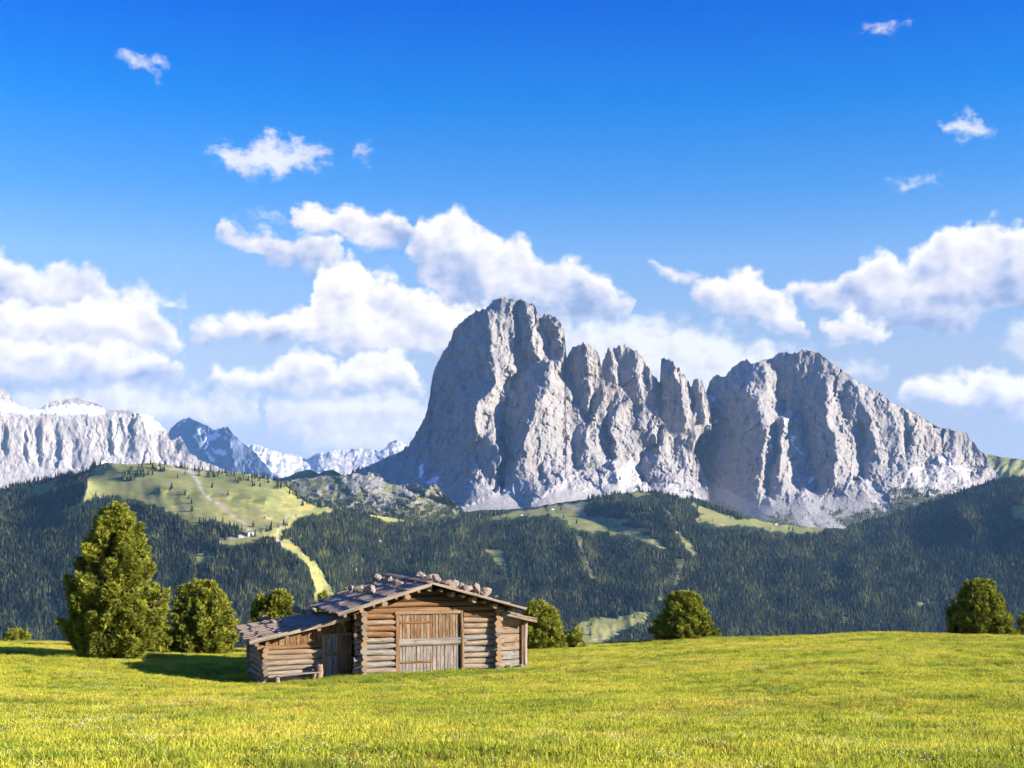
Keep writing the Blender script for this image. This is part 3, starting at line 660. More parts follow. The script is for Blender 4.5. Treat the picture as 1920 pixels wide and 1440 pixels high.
H1.build('grassy_hill', HILL, dict(forest=1-mw, bare=bare1, dry=dry1), back=(1200.0, 500.0, 4), label='green hill with ski runs on top and dark forest below')

# central and right hill under the rock walls
H2_CREST = [(560,1250),(600,1170),(640,1096),(700,1052),(760,1012),(800,992),(835,972),(870,958),(900,953),(940,953),(1000,948),(1060,938),(1120,930),(1160,922),(1200,918),(1240,920),(1270,930),(1310,932),(1350,945),(1400,965),(1450,978),(1530,986),(1585,988),(1605,985),(1640,975),(1680,962),(1720,950),(1760,936),(1800,922),(1840,908),(1880,897),(1920,893),(2040,900)]
H2_CREST = [(x, y+(3 if 820 < x < 1600 else 0)) for x, y in H2_CREST]      # the trees on the crest add their own height
H2_FOOT = [(560,1300),(2040,1300)]
H2_LINES = [
 [(560,1250,3900),(640,1096,4450),(700,1052,4800),(760,1012,5250),(835,974,5800)],
 [(870,958,6150),(1000,950,6250),(1120,932,6250),(1240,922,6250),(1350,946,6250),(1450,980,6250),(1530,988,6300),(1585,990,6400),(1640,976,6600),(1720,951,6800),(1800,923,6900),(1880,898,6900),(2040,900,6600)],
 [(868,985,5600),(835,1030,4900),(800,1078,4450),(770,1130,4100),(740,1200,3850)],
 [(930,975,5850),(1000,975,5700),(1080,985,5620),(1160,985,5700)], [(1150,945,5800),(1220,945,5750),(1280,960,5800)],
 [(1250,1000,5400),(1340,985,5700),(1450,1000,5850),(1560,1000,5950)],
 [(1000,1040,5050),(1010,1100,4700),(1020,1160,4450)], [(1085,1020,5200),(1115,1090,4790),(1150,1150,4540)], [(1180,1040,5060),(1200,1100,4720),(1210,1160,4500)],
 [(1285,1040,5150),(1280,1100,4830),(1260,1140,4620)], [(1350,1060,5080),(1370,1120,4780),(1380,1180,4500)], [(1480,1060,5200),(1500,1130,4850)], [(1600,1060,5250),(1620,1130,4880)],
 [(1660,1005,6050),(1700,1025,5800)], [(1800,960,6150),(1830,1000,5700)], [(1920,950,5850),(1960,1000,5500),(2040,1000,5400)],
 [(1720,1080,5300),(1740,1140,4980)], [(1840,1080,5230),(1860,1140,4930)], [(2040,1080,5150)],
 [(560,1300,3700),(800,1300,3700),(1000,1300,4000),(1400,1300,4050),(2040,1300,4200)],
]
H2_RELIEF = lambda px, py: smooth(955, 1010, py)*20*fbm(px/60, py/70, 4, 730, 0.5)
H2 = Layer(H2_CREST, H2_FOOT, H2_LINES, 0.0, 1.0, 0.0, 2.2, jag=(1.5, 22), seed=61, relief=H2_RELIEF)
H2_MEADOW = [
 [(905,974),(960,960),(1020,950),(1075,944),(1120,938),(1100,948),(1090,962),(1120,968),(1150,972),(1185,975),(1165,985),(1210,992),(1230,1000),(1190,992),(1230,1012),(1252,1030),(1225,1022),(1190,1008),(1150,1000),(1100,995),(1070,990),(1060,975),(1030,965),(985,968),(940,972)],
 [(1155,925),(1200,920),(1230,924),(1200,930)], [(1300,945),(1345,960),(1380,975),(1410,972),(1440,980),(1500,986),(1555,990),(1530,1000),(1470,998),(1400,985),(1350,985),(1300,975),(1320,965)],
 [(912,1030),(940,1032),(955,1060),(950,1070),(925,1052)], [(940,1062),(960,1085),(950,1088)],
 [(1090,1165),(1110,1158),(1150,1160),(1200,1145),(1225,1150),(1210,1165),(1180,1175),(1150,1195),(1110,1215),(1085,1212),(1080,1195)],
 [(1232,1120),(1248,1115),(1260,1125),(1240,1130)], [(1270,1045),(1285,1048),(1280,1075),(1270,1100),(1262,1098),(1270,1070)], [(1718,1130),(1765,1128),(1765,1132),(1722,1135)],
 [(1895,950),(1930,945),(1960,960),(1920,975),(1900,968)], [(1580,1155),(1600,1160),(1585,1165)], [(1080,1000),(1090,1010),(1105,1060),(1118,1085),(1108,1085),(1092,1050)],
 [(1270,998),(1290,1010),(1310,1040),(1300,1040),(1280,1018)], [(760,968),(860,960),(850,972),(790,980)],
]
H2_BARE = [([(1060,948),(1085,955),(1098,966)], 3.0), ([(1335,920),(1400,962),(1450,976)], 1.6), ([(1085,1205),(1140,1195),(1200,1190)], 1.0), ([(1185,965),(1215,962)], 2.0), ([(1250,960),(1262,970)], 2.5), ([(1150,960),(1190,970)], 1.6)]
def h2_meadow(px, py): return polys_mask(px, py, H2_MEADOW, 1.2, 4.0, 15.0, 861)
mw2 = h2_meadow(H2.px, H2.py)
H2.build('forested_slope', HILL, dict(forest=1-mw2, bare=np.clip(lines_mask(H2.px, H2.py, H2_BARE), 0, 1)*0.85, dry=mw2*0.25*smooth(0, 0.5, fbm(H2.px/30, H2.py/9, 4, 870))), back=(900.0, 300.0, 4), label='wide dark forested slope with a pale green alp below the rock walls')

# rocky terrace at the left foot of the great tower
R_CREST = [(470,905),(530,902),(545,900),(562,897),(585,896),(600,892),(625,893),(640,892),(660,889),(672,887),(690,886),(705,888),(718,896),(724,905),(745,911),(770,907),(785,908),(793,916),(803,914),(814,907),(822,912),(828,920),(845,935),(870,958)]
R_LINES = [[(470,905,6300),(600,892,6350),(690,886,6350),(745,911,6350),(870,958,6350)],[(640,905,6180),(690,915,6060),(720,920,6080)],[(560,930,5950),(640,945,5900),(720,950,5900),(800,965,5900)],[(470,985,5600),(700,990,5600),(870,1000,5700)],[(735,925,6200),(760,925,6120),(800,930,6120)]]
def r_relief(px, py): return 24*ridged(px/34, py/22, 3, 760, 0.5)+5*fbm(px/9, py/9, 3, 765)
R = Layer(R_CREST, [(470,985),(700,992),(870,1000)], R_LINES, 0.0, 1.0, 0.0, 1.4, jag=(3.0, 14), seed=71, relief=r_relief)
def grass_R(px, py):
    n = fbm(px/16, py/9, 5, 771, 0.62)
    cliff = np.maximum(np.maximum(smooth(38, 18, np.abs(px-690))*smooth(24, 10, np.abs(py-903)), smooth(30, 10, np.abs(px-765))*smooth(20, 8, np.abs(py-918))), smooth(40, 12, np.abs(px-715))*smooth(16, 6, np.abs(py-940)))
    return np.clip(smooth(-0.3, 0.3, n*0.9+0.26-0.85*cliff+0.6*smooth(950, 970, py)), 0, 0.95)
mR = layer_masks(R, lambda a, b: 0.15*smooth(0, 0.4, fbm(a/20, b/14, 3, 775)), (), grass_R)
R.build('rock_terrace', ROCK_LOW, mR, back=(300.0, 120.0, 3), label='boulder strewn rock terrace at the left foot of the great tower')

# far green ridge beyond the right massif, and a low dark hill left of the tower
for nm, cr, ln, Y, lab in (
    ('green_ridge', [(1780,840),(1840,850),(1860,853),(1880,857),(1920,862),(2040,880)], [[(1780,840,9600),(1860,853,9500),(1920,862,9400),(2040,880,9300)],[(1780,960,8700),(2040,960,8600)],[(1890,885,9100),(1900,905,8950)]], 0, 'distant green ridge behind the end of the sloping massif'),
    ('low_hill', [(470,905),(540,894),(560,884),(580,880),(598,888),(610,882),(625,881),(640,890),(680,900)], [[(470,905,8000),(580,880,7900),(680,900,7900)],[(470,960,7300),(680,960,7300)]], 0, 'low dark green hill between the grassy hill and the great tower')):
    L = Layer(cr, [(cr[0][0], 970), (cr[-1][0], 970)], ln, 0.0, 1.0, 0.0, 2.5, jag=(1.5, 20), seed=81+Y, relief=lambda px, py: 40*ridged((px+py)/24, py/30, 3, 790))
    L.build(nm, HILL, dict(forest=0.25*smooth(-.2, .4, fbm(L.px/15, L.py/10, 4, 795)), bare=L.px*0, dry=L.px*0), back=(900.0, 300.0, 3), label=lab)

# ------------------------------------------------------------------ forest: conifers standing on the hills
def conifer_mesh(name, seed, mat):
    rng = random.Random(seed); co, tr = [], []
    h = 1.0; tiers = 7
    for k in range(tiers):
        f = k/(tiers-1)
        z0 = 0.06+0.78*f; z1 = min(1.0, z0+0.34*(1-0.55*f)); r = (0.185*(1-f)**0.85+0.022)*rng.uniform(0.85, 1.15)
        n = 7; b = len(co); a0 = rng.uniform(0, 6)
        for i in range(n):
            a = a0+2*math.pi*i/n; rr = r*rng.uniform(0.62, 1.15)
            co.append((rr*math.cos(a), rr*math.sin(a), z0-0.05*rng.random()))
        co.append((rng.uniform(-.01, .01), rng.uniform(-.01, .01), z1)); t = len(co)-1
        for i in range(n): tr.append((b+i, b+(i+1) % n, t))
    b = len(co)
    for i in range(4): co.append((0.018*math.cos(i*math.pi/2), 0.018*math.sin(i*math.pi/2), 0))
    co.append((0, 0, 0.5))
    for i in range(4): tr.append((b+i, b+(i+1) % 4, b+4))
    return mesh_from(name, np.array(co), tris=tr, mat=mat)
def conifer_material():
    m, T = new_mat('far_conifer')
    r = T.attr('tint', 'Fac', 'INSTANCER')
    c = T.ramp(r, [(0.0, (0.008, 0.012, 0.008)), (0.4, (0.022, 0.029, 0.013)), (0.7, (0.048, 0.058, 0.022)), (1.0, (0.11, 0.115, 0.036))])
    b = T.n('ShaderNodeBsdfPrincipled'); T.l(c, b.inputs['Base Color']); b.inputs['Roughness'].default_value = 0.9; b.inputs['Specular IOR Level'].default_value = 0.1
    o = T.n('ShaderNodeOutputMaterial'); T.l(b.outputs[0], o.inputs['Surface'])
    return m
CONIFER = conifer_material()
proto_col = bpy.data.collections.new('conifer_kinds')
for k in range(4):
    po = bpy.data.objects.new('conifer', conifer_mesh('conifer', 40+k, CONIFER)); proto_col.objects.link(po)

def instancer(name, pts, scale, rot, proto, sx=None, tint=None):
    """one mesh of points, a conifer (or tuft) standing on each"""
    me = bpy.data.meshes.new(name); me.vertices.add(len(pts)); me.vertices.foreach_set('co', np.ascontiguousarray(pts, np.float32).ravel())
    for k, a in (('sz', scale), ('sx', scale if sx is None else sx), ('tint', scale*0 if tint is None else tint)):
        at_ = me.attributes.new(k, 'FLOAT', 'POINT'); at_.data.foreach_set('value', np.ascontiguousarray(a, np.float32))
    at_ = me.attributes.new('rot', 'FLOAT_VECTOR', 'POINT'); at_.data.foreach_set('vector', np.ascontiguousarray(rot, np.float32).ravel())
    o = link(name, me)
    ng = bpy.data.node_groups.new(name+'_instances', 'GeometryNodeTree')
    ng.interface.new_socket('Geometry', in_out='INPUT', socket_type='NodeSocketGeometry')
    ng.interface.new_socket('Geometry', in_out='OUTPUT', socket_type='NodeSocketGeometry')
    N_ = ng.nodes; gi = N_.new('NodeGroupInput'); go = N_.new('NodeGroupOutput')
    ci = N_.new('GeometryNodeCollectionInfo'); ci.inputs['Collection'].default_value = proto
    ci.inputs['Separate Children'].default_value = True; ci.inputs['Reset Children'].default_value = True
    ip = N_.new('GeometryNodeInstanceOnPoints'); ip.inputs['Pick Instance'].default_value = True
    def na(nm, t):
        q = N_.new('GeometryNodeInputNamedAttribute'); q.data_type = t; q.inputs['Name'].default_value = nm; return q.outputs['Attribute']
    cx = N_.new('ShaderNodeCombineXYZ'); sxs, szs = na('sx', 'FLOAT'), na('sz', 'FLOAT')
    L_ = ng.links.new
    L_(sxs, cx.inputs[0]); L_(sxs, cx.inputs[1]); L_(szs, cx.inputs[2])
    L_(gi.outputs[0], ip.inputs['Points']); L_(ci.outputs[0], ip.inputs['Instance'])
    L_(na('rot', 'FLOAT_VECTOR'), ip.inputs['Rotation']); L_(cx.outputs[0], ip.inputs['Scale'])
    L_(ip.outputs[0], go.inputs[0])
    md = o.modifiers.new('instances', 'NODES'); md.node_group = ng
    return o

def forest(name, L, prob, n, label, seed, hmin=13, hmax=30, ymax=1290):
    rng = np.random.default_rng(seed)
    px = rng.uniform(L.xs[0], L.xs[-1], n); yc = np.interp(px, L.xs, L.yc); yb = np.minimum(np.interp(px, L.xs, L.yb), ymax)
    py = yc+(yb-yc)*rng.random(n)
    keep = rng.random(n) < prob(px, py)*np.clip((yb-yc)/(ymax-900.0), 0, 1); px, py = px[keep], py[keep]
    Y = L.depth(px, py)
    pts = np.stack([(px-CX)/F*Y, Y, CAMZ+(HY-py)/F*Y-0.6], 1)
    tint = np.clip(0.42+0.42*fbm(px/45, py/30, 4, seed+11, 0.6)+rng.normal(0, .17, len(px))+0.5*(rng.random(len(px)) < 0.04), 0, 1)
    age = 0.5+0.5*np.clip(fbm(px/40, py/25, 3, seed+3)+0.3, -1, 1)
    h = (hmin+(hmax-hmin)*np.clip(rng.beta(2.2, 2.0, len(px))*0.75+0.35*age-0.05, 0, 1))
    o = instancer(name, pts, h, np.stack([rng.normal(0, .03, len(px)), rng.normal(0, .03, len(px)), rng.uniform(0, 6.28, len(px))], 1), proto_col, sx=h*rng.uniform(0.75, 1.2, len(px)), tint=tint)
    o['kind'] = 'stuff'; o['label'] = label; o['category'] = 'forest'
    return len(px)
def p_h1(px, py):
    m = h1_meadow(px, py); w = h1_wood(px, py)
    bare = lines_mask(px, py, H1_BARE)
    m2 = np.maximum(h1_meadow(px, py-9), h1_meadow(px, py-4))
    p = (1-m)*(1-m2*(1-0.25*w))+m*(0.20*w+0.004)
    thin = smooth(-0.55, -0.1, fbm(px/30, py/22, 4, 881))*0.6+0.4
    return p*thin*(1-bare)
def p_h2(px, py):
    m = h2_meadow(px, py)
    open_ = smooth(955, 925, py)*smooth(1130, 1330, px)*smooth(1700, 1500, px)
    thin = smooth(-0.55, -0.1, fbm(px/30, py/22, 4, 883))*0.6+0.4
    m2 = np.maximum(h2_meadow(px, py-9), h2_meadow(px, py-4))
    edge = py-np.interp(px, H2.xs, H2.yc)
    m2 = np.maximum(m2, smooth(11, 5, edge)*smooth(815, 840, px)*smooth(1130, 1090, px)+smooth(9, 4, edge)*smooth(1290, 1320, px)*smooth(1600, 1580, px))
    return ((1-m)*(1-m2)*(1-0.6*open_)+m*0.008)*thin*(1-lines_mask(px, py, H2_BARE))
NF = 118000
n1 = forest('forest', H1, p_h1, NF//2, 'dense conifer forest covering the sides of the grassy hill', 5)
n2 = forest('forest', H2, p_h2, int(NF*0.95), 'dense dark conifer forest on the wide slope below the rock walls', 6)
def p_r(px, py): return (smooth(920, 965, py)*0.8+0.06)*smooth(-0.2, 0.3, fbm(px/16, py/9, 4, 885)+0.2*smooth(930, 965, py))*2.2
forest('forest', R, p_r, 16000, 'scattered dwarf conifers on the rocky terrace', 7, 5, 14, 1000)
def p_c(px, py): return grass_C(px, py)*smooth(1590, 1640, px)*2.4+grass_C(px, py)*0.5
forest('forest', C, p_c, 26000, 'dark scrub forest along the foot of the sloping massif', 8, 7, 18, 1010)
def p_a(px, py): return grass_A(px, py)*smooth(900, 940, py)*1.6
forest('forest', A, p_a, 26000, 'sparse trees and scrub along the foot of the great tower', 9, 6, 15, 990)

# ------------------------------------------------------------------ tiny far alpine houses
FW, FR = new_mat('far_plaster'), new_mat('far_roof')
for (m_, T_), c_ in ((FW, (0.62, 0.58, 0.52, 1)), (FR, (0.16, 0.10, 0.07, 1))):
    b_ = T_.n('ShaderNodeBsdfDiffuse'); b_.inputs['Color'].default_value = c_; T_.l(b_.outputs[0], T_.n('ShaderNodeOutputMaterial').inputs['Surface'])
def far_house(L, px, py, w, d, h, turn, label):
    Y = float(L.depth(np.array([float(px)]), np.array([float(py)]))[0])
    r = bpy.data.objects.new('far_house', None); COL.objects.link(r); r.location = ((px-CX)/F*Y, Y-2, CAMZ+(HY-py)/F*Y-1.0); r.rotation_euler = (0, 0, turn)
    r['label'] = label; r['category'] = 'house'; r['group'] = 'small houses on the far alps'
    me = bpy.data.meshes.new('wall'); a, b = w/2, d/2; rf = h+0.28*w
    me.from_pydata([(-a,-b,-4),(a,-b,-4),(a,b,-4),(-a,b,-4),(-a,-b,h),(a,-b,h),(a,b,h),(-a,b,h),(0,-b,rf),(0,b,rf)], [], [(0,1,5,8,4),(2,3,7,9,6),(1,2,6,5),(3,0,4,7)])
    me.materials.append(FW[0]); o = bpy.data.objects.new('wall', me); COL.objects.link(o); o.parent = r
    me = bpy.data.meshes.new('roof'); e = 0.9
    me.from_pydata([(-a-e,-b-e,h-.4),(0,-b-e,rf+.5),(a+e,-b-e,h-.4),(-a-e,b+e,h-.4),(0,b+e,rf+.5),(a+e,b+e,h-.4),(-a-e,-b-e,h-.1),(0,-b-e,rf+.9),(a+e,-b-e,h-.1),(-a-e,b+e,h-.1),(0,b+e,rf+.9),(a+e,b+e,h-.1)], [],
        [(0,3,4,1),(1,4,5,2),(6,7,10,9),(7,8,11,10),(0,1,7,6),(1,2,8,7),(4,3,9,10),(5,4,10,11),(3,0,6,9),(2,5,11,8)])
    me.materials.append(FR[0]); o = bpy.data.objects.new('roof', me); COL.objects.link(o); o.parent = r
for a in ((H1, 196, 868, 22, 12, 6, 0.3, 'lift station building on the summit of the grassy hill'), (H1, 188, 934, 18, 10, 5, 0.2, 'mountain inn at the forest edge on the left of the grassy hill'),
          (H1, 470, 1003, 20, 14, 8, 0.5, 'white building beside the piste below the grassy hill'), (H1, 452, 1007, 14, 10, 6, 0.1, 'smaller white building left of the one beside the piste'),
          (H1, 503, 972, 15, 9, 4.5, 0.1, 'lone hut in the grassy bowl of the hill'), (H2, 978, 967, 13, 9, 4, 0.4, 'dark hay hut on the left edge of the high alp'),
          (H2, 993, 966, 12, 8, 4, -0.2, 'hay hut right beside the dark one on the high alp'), (H2, 1036, 956, 14, 10, 5, 0.3, 'pale farmhouse on the crest of the high alp'),
          (H2, 1455, 984, 16, 9, 5, 0.2, 'small white inn on the meadow below the scree fans')):
    far_house(*a)

# ------------------------------------------------------------------ the near alp
HUT_A = math.radians(20.0)
HUT_T = Vector((math.cos(HUT_A), math.sin(HUT_A), 0)); HUT_IN = Vector((-math.sin(HUT_A), math.cos(HUT_A), 0))
HUT_P = at(680, 955, 57.0); HUT_P.z = CAMZ-6.77       # ground point under the left front corner of the main room
def hp(s, d, z=0.0):
    """hut coordinates: along the front, into the depth, up"""
    return HUT_P+HUT_T*s+HUT_IN*d+Vector((0, 0, z))
_cp = [at(*q) for q in [(0,1440,17.2),(480,1440,17),(960,1440,17),(1440,1440,17),(1920,1440,17.4),(200,1340,32),(700,1340,32),(1300,1340,31),(1800,1330,31),
    (60,1300,46),(60,1250,57),(40,1212,70),(0,1205,77),(210,1233,63),(370,1224,70),(420,1222,76),(300,1265,57),(1150,1250,56),(1020,1222,72),(1150,1214,75),(1280,1201,78),(1450,1250,51),(1450,1220,63),(1450,1196,78),
    (1700,1260,47),(1700,1220,60),(1690,1188,78),(1900,1260,47),(1840,1220,61),(1840,1193,79),(650,1330,36),(860,1290,46)]]
_cp += [hp(-4.2, 0.2, -0.42), hp(-4.2, 4.5, -0.42), hp(0, -0.2, -0.06), hp(3, -0.2, -0.06), hp(5.9, -0.2, -0.05), hp(7.4, 0.3, -0.02), hp(0, 6, -0.3), hp(5, 6, -0.2)]
_cp += [Vector(q) for q in [(0,0,0),(-25,0,0.1),(25,0,0.1),(0,-25,1.8),(-30,-25,2),(30,-25,2),(-45,30,-3.2),(45,30,-2.6),(-55,60,-4.6),(55,60,-4.4),(-60,80,-5.6),(60,80,-5.3)]]
_cp = np.array([list(q) for q in _cp])
def _tps_fit(P, lam=0.02):
    n = len(P); d2 = ((P[:, None, :2]-P[None, :, :2])**2).sum(2)/1e4
    K = 0.5*d2*np.log(d2+1e-12); K[np.arange(n), np.arange(n)] = lam*0.05
    Q = np.concatenate([np.ones((n, 1)), P[:, :2]/100], 1)
    M_ = np.block([[K, Q], [Q.T, np.zeros((3, 3))]])
    return np.linalg.solve(M_, np.concatenate([P[:, 2], np.zeros(3)]))
_tw = _tps_fit(_cp)
def ground_z(X, Y):
    X = np.asarray(X, float); Y = np.asarray(Y, float); sh = X.shape
    x, y = X.ravel(), Y.ravel()
    z = _tw[-3]+_tw[-2]*x/100+_tw[-1]*y/100
    for i, c in enumerate(_cp):
        d2 = ((x-c[0])**2+(y-c[1])**2)/1e4; z = z+_tw[i]*0.5*d2*np.log(d2+1e-12)
    plane = 0.0-0.075*np.clip(y, -3000, 90)
    w = smooth(62, 100, np.hypot(x/1.15, y-35))
    z = z*(1-w)+plane*w
    e = np.maximum(0, y-77.0); drop = np.where(e < 24, 0.011*e*e, 0.011*576+0.528*(e-24))
    z = z-drop
    near = 1-smooth(90, 140, np.hypot(x, y-35))
    z = z+near*(0.10*fbm(x/7, y/7, 3, 910)+0.05*fbm(x/1.7, y/1.7, 2, 915))*smooth(2, 10, np.hypot(x, y))
    return np.clip(z, -600, 260).reshape(sh)
def gz(x, y): return float(ground_z(np.array([x]), np.array([y]))[0])

def _axis(lo, hi, d0, d1, step, far):
    a = list(np.arange(d0, d1+1e-6, step)); g = step; v = d1
    while v < hi: g *= 1.28; v += g; a.append(min(v, hi))
    g = step; v = d0
    while v > lo: g *= 1.28; v -= g; a.insert(0, max(v, lo))
    return np.array(a)
_gx = _axis(-19000, 19000, -52, 52, 0.6, 0); _gy = _axis(-3800, 26500, -6, 118, 0.6, 0)
_X, _Y = np.meshgrid(_gx, _gy); _Z = ground_z(_X, _Y)
def meadow_material():
    m, T = new_mat('alpine_meadow')
    pos = T.n('ShaderNodeNewGeometry').outputs['Position']
    big = T.noise(pos, 0.11, 4.0, 0.6); fine = T.noise(pos, 2.2, 6.0, 0.7)
    c = T.ramp(big, [(0.3, (0.20, 0.23, 0.03)), (0.5, (0.30, 0.30, 0.035)), (0.7, (0.38, 0.32, 0.05))])
    c = T.mix(0.8, c, T.mix(1.0, c, T.ramp(fine, [(0.3, (0.45, 0.5, 0.45)), (0.7, (1.2, 1.15, 1.1))]), 'MULTIPLY'))
    b = T.n('ShaderNodeBsdfPrincipled'); T.l(c, b.inputs['Base Color']); b.inputs['Roughness'].default_value = 1.0; b.inputs['Specular IOR Level'].default_value = 0.05
    bp = T.n('ShaderNodeBump'); bp.inputs['Strength'].default_value = 0.6; bp.inputs['Distance'].default_value = 0.08
    T.l(fine, bp.inputs['Height']); T.l(bp.outputs[0], b.inputs['Normal'])
    o = T.n('ShaderNodeOutputMaterial'); T.l(b.outputs[0], o.inputs['Surface'])
    return m
MEADOW = meadow_material()
link('ground', mesh_from('ground', np.stack([_X, _Y, _Z], 2), grid_quads(len(_gy), len(_gx)), mat=MEADOW, smooth_shade=True), kind='structure', label='sunlit alpine meadow sloping away from the viewer')

# ------------------------------------------------------------------ air
def build_haze():
    m, T = new_mat('haze')
    v = T.n('ShaderNodeVolumePrincipled')
    v.inputs['Color'].default_value = HAZE_COLOR; v.inputs['Density'].default_value = HAZE_DENSITY; v.inputs['Anisotropy'].default_value = 0.0
    o = T.n('ShaderNodeOutputMaterial'); T.l(v.outputs[0], o.inputs['Volume'])
    x, y0, y1, z0, z1 = 19500.0, -4000.0, 27000.0, -640.0, 1260.0
    co = [(sx*x, yy, zz) for zz in (z0, z1) for sx, yy in ((-1, y0), (1, y0), (1, y1), (-1, y1))]
    link('haze', mesh_from('haze', np.array(co), [(3, 2, 1, 0), (4, 5, 6, 7), (0, 1, 5, 4), (1, 2, 6, 5), (2, 3, 7, 6), (3, 0, 4, 7)], mat=m), kind='stuff', label='thin blue air between the viewer and the far mountains')
HAZE_COLOR = (0.25, 0.53, 1.0, 1.0)
HAZE_DENSITY = 1.5e-5
build_haze()

# ------------------------------------------------------------------ the log hut
def wood_material(name, c0, c1, c2, grain=1.0):
    m, T = new_mat(name)
    tc = T.n('ShaderNodeTexCoord').outputs['Object']; rnd = T.n('ShaderNodeObjectInfo').outputs['Random']
    off = T.xyz(T.m('MULTIPLY', rnd, 37.0), T.m('MULTIPLY', rnd, 91.0), T.m('MULTIPLY', rnd, 53.0))
    p = T.vm('ADD', tc, off)
    g = T.noise(T.vm('MULTIPLY', p, (2.2, 7.0*grain, 7.0*grain)), 1.0, 6.0, 0.68)
    blotch = T.noise(T.vm('MULTIPLY', p, (3.0, 1.2, 1.2)), 1.0, 3.0, 0.55)
    knots = T.noise(T.vm('MULTIPLY', p, (13.0, 2.6, 2.6)), 1.0, 1.0, 0.4)
    f = T.m('ADD', T.m('MULTIPLY', g, 0.62), T.m('MULTIPLY', blotch, 0.38))
    c = T.ramp(f, [(0.30, c0), (0.5, c1), (0.68, c2)])
    c = T.mix(T.mr(rnd, 0.0, 1.0, 0.0, 0.35), c, T.mix(1.0, c, (1.25, 1.08, 0.9), 'MULTIPLY'))
    c = T.mix(T.mr(knots, 0.70, 0.76, 0.0, 0.75, True), c, (0.035, 0.022, 0.014))
    crack = T.mr(g, 0.33, 0.41, 0.9, 0.0, True)
    c = T.mix(crack, c, (0.03, 0.022, 0.016))
    b = T.n('ShaderNodeBsdfPrincipled'); T.l(c, b.inputs['Base Color']); b.inputs['Roughness'].default_value = 0.85; b.inputs['Specular IOR Level'].default_value = 0.15
    bp = T.n('ShaderNodeBump'); bp.inputs['Strength'].default_value = 0.9; bp.inputs['Distance'].default_value = 0.02
    T.l(g, bp.inputs['Height']); T.l(bp.outputs[0], b.inputs['Normal'])
    o = T.n('ShaderNodeOutputMaterial'); T.l(b.outputs[0], o.inputs['Surface'])
    return m
def end_grain_material():
    m, T = new_mat('end_grain')
    tc = T.n('ShaderNodeTexCoord').outputs['Object']; rnd = T.n('ShaderNodeObjectInfo').outputs['Random']
    _, y, z = T.sep(tc)
    wob = T.noise(tc, 2.0, 3.0, 0.5)
    r = T.m('ADD', T.m('SQRT', T.m('ADD', T.m('MULTIPLY', y, y), T.m('MULTIPLY', z, z))), T.m('MULTIPLY', wob, 0.25))
    ring = T.m('SINE', T.m('MULTIPLY', r, 38.0))
    ang = T.m('ARCTAN2', y, z)
    crack = T.mr(T.m('ABSOLUTE', T.m('SINE', T.m('MULTIPLY_ADD', rnd, 20.0, T.m('MULTIPLY', ang, 1.5)))), 0.0, 0.10, 0.8, 0.0)
    base = T.ramp(rnd, [(0.0, (0.16, 0.13, 0.10)), (0.4, (0.27, 0.21, 0.15)), (0.75, (0.38, 0.22, 0.10)), (1.0, (0.30, 0.26, 0.21))])
    c = T.mix(T.mr(ring, -1.0, 1.0, 0.0, 0.5), base, T.mix(1.0, base, (0.45, 0.42, 0.40), 'MULTIPLY'))
    c = T.mix(crack, c, (0.03, 0.022, 0.016))
    b = T.n('ShaderNodeBsdfPrincipled'); T.l(c, b.inputs['Base Color']); b.inputs['Roughness'].default_value = 0.9
    o = T.n('ShaderNodeOutputMaterial'); T.l(b.outputs[0], o.inputs['Surface'])
    return m
W_GREY = wood_material('weathered_grey_wood', (0.075, 0.062, 0.05), (0.26, 0.215, 0.165), (0.46, 0.395, 0.315))
W_TAN = wood_material('tan_wood', (0.085, 0.058, 0.038), (0.27, 0.20, 0.135), (0.42, 0.335, 0.24))
W_ORANGE = wood_material('orange_brown_wood', (0.06, 0.032, 0.017), (0.21, 0.115, 0.056), (0.36, 0.235, 0.135))
W_DARK = wood_material('dark_wood', (0.03, 0.022, 0.016), (0.085, 0.06, 0.042), (0.16, 0.12, 0.088))
W_SILVER = wood_material('silver_grey_wood', (0.09, 0.082, 0.075), (0.24, 0.222, 0.20), (0.40, 0.375, 0.34))
W_SHINGLE = wood_material('roof_shingle_wood', (0.10, 0.075, 0.055), (0.30, 0.235, 0.18), (0.48, 0.40, 0.32))
W_DOOR = wood_material('door_wood', (0.05, 0.03, 0.016), (0.20, 0.13, 0.07), (0.40, 0.28, 0.16), 2.0)
W_ENDS = end_grain_material()

def log_mesh(seed, n=10, rings=7):
    """log of length 1 along x and radius 1, a little crooked and faceted, separate end faces"""
    rng = random.Random(seed); co, q, mi = [], [], []
    ph = rng.uniform(0, 6); sq = 0.10
    for i in range(rings+1):
        f = i/rings; oy, oz = 0.16*math.sin(3*f+ph)+0.05*math.sin(11*f+ph), 0.11*math.sin(4*f+ph*2)+0.04*math.sin(9*f)
        for k in range(n):
            a = 2*math.pi*k/n; r = 1.0+0.07*math.sin(2*a+ph+f*2)+0.05*math.sin(5*a+7*f+ph)+rng.uniform(-.05, .05)-0.18*(f-0.5)*(1 if seed % 2 else -1)
            co.append((f, oy+r*math.cos(a), oz+r*math.sin(a)))
    for i in range(rings):
        for k in range(n): q.append((i*n+k, i*n+(k+1) % n, (i+1)*n+(k+1) % n, (i+1)*n+k))
    me = bpy.data.meshes.new('log')
    faces = [tuple(reversed(f)) for f in q]+[tuple(range(n)), tuple(reversed(range(rings*n, rings*n+n)))]
    me.from_pydata(co, [], faces)
    for p in me.polygons: p.use_smooth = len(p.vertices) == 4
    me.polygons[-1].material_index = 1; me.polygons[-2].material_index = 1
    return me
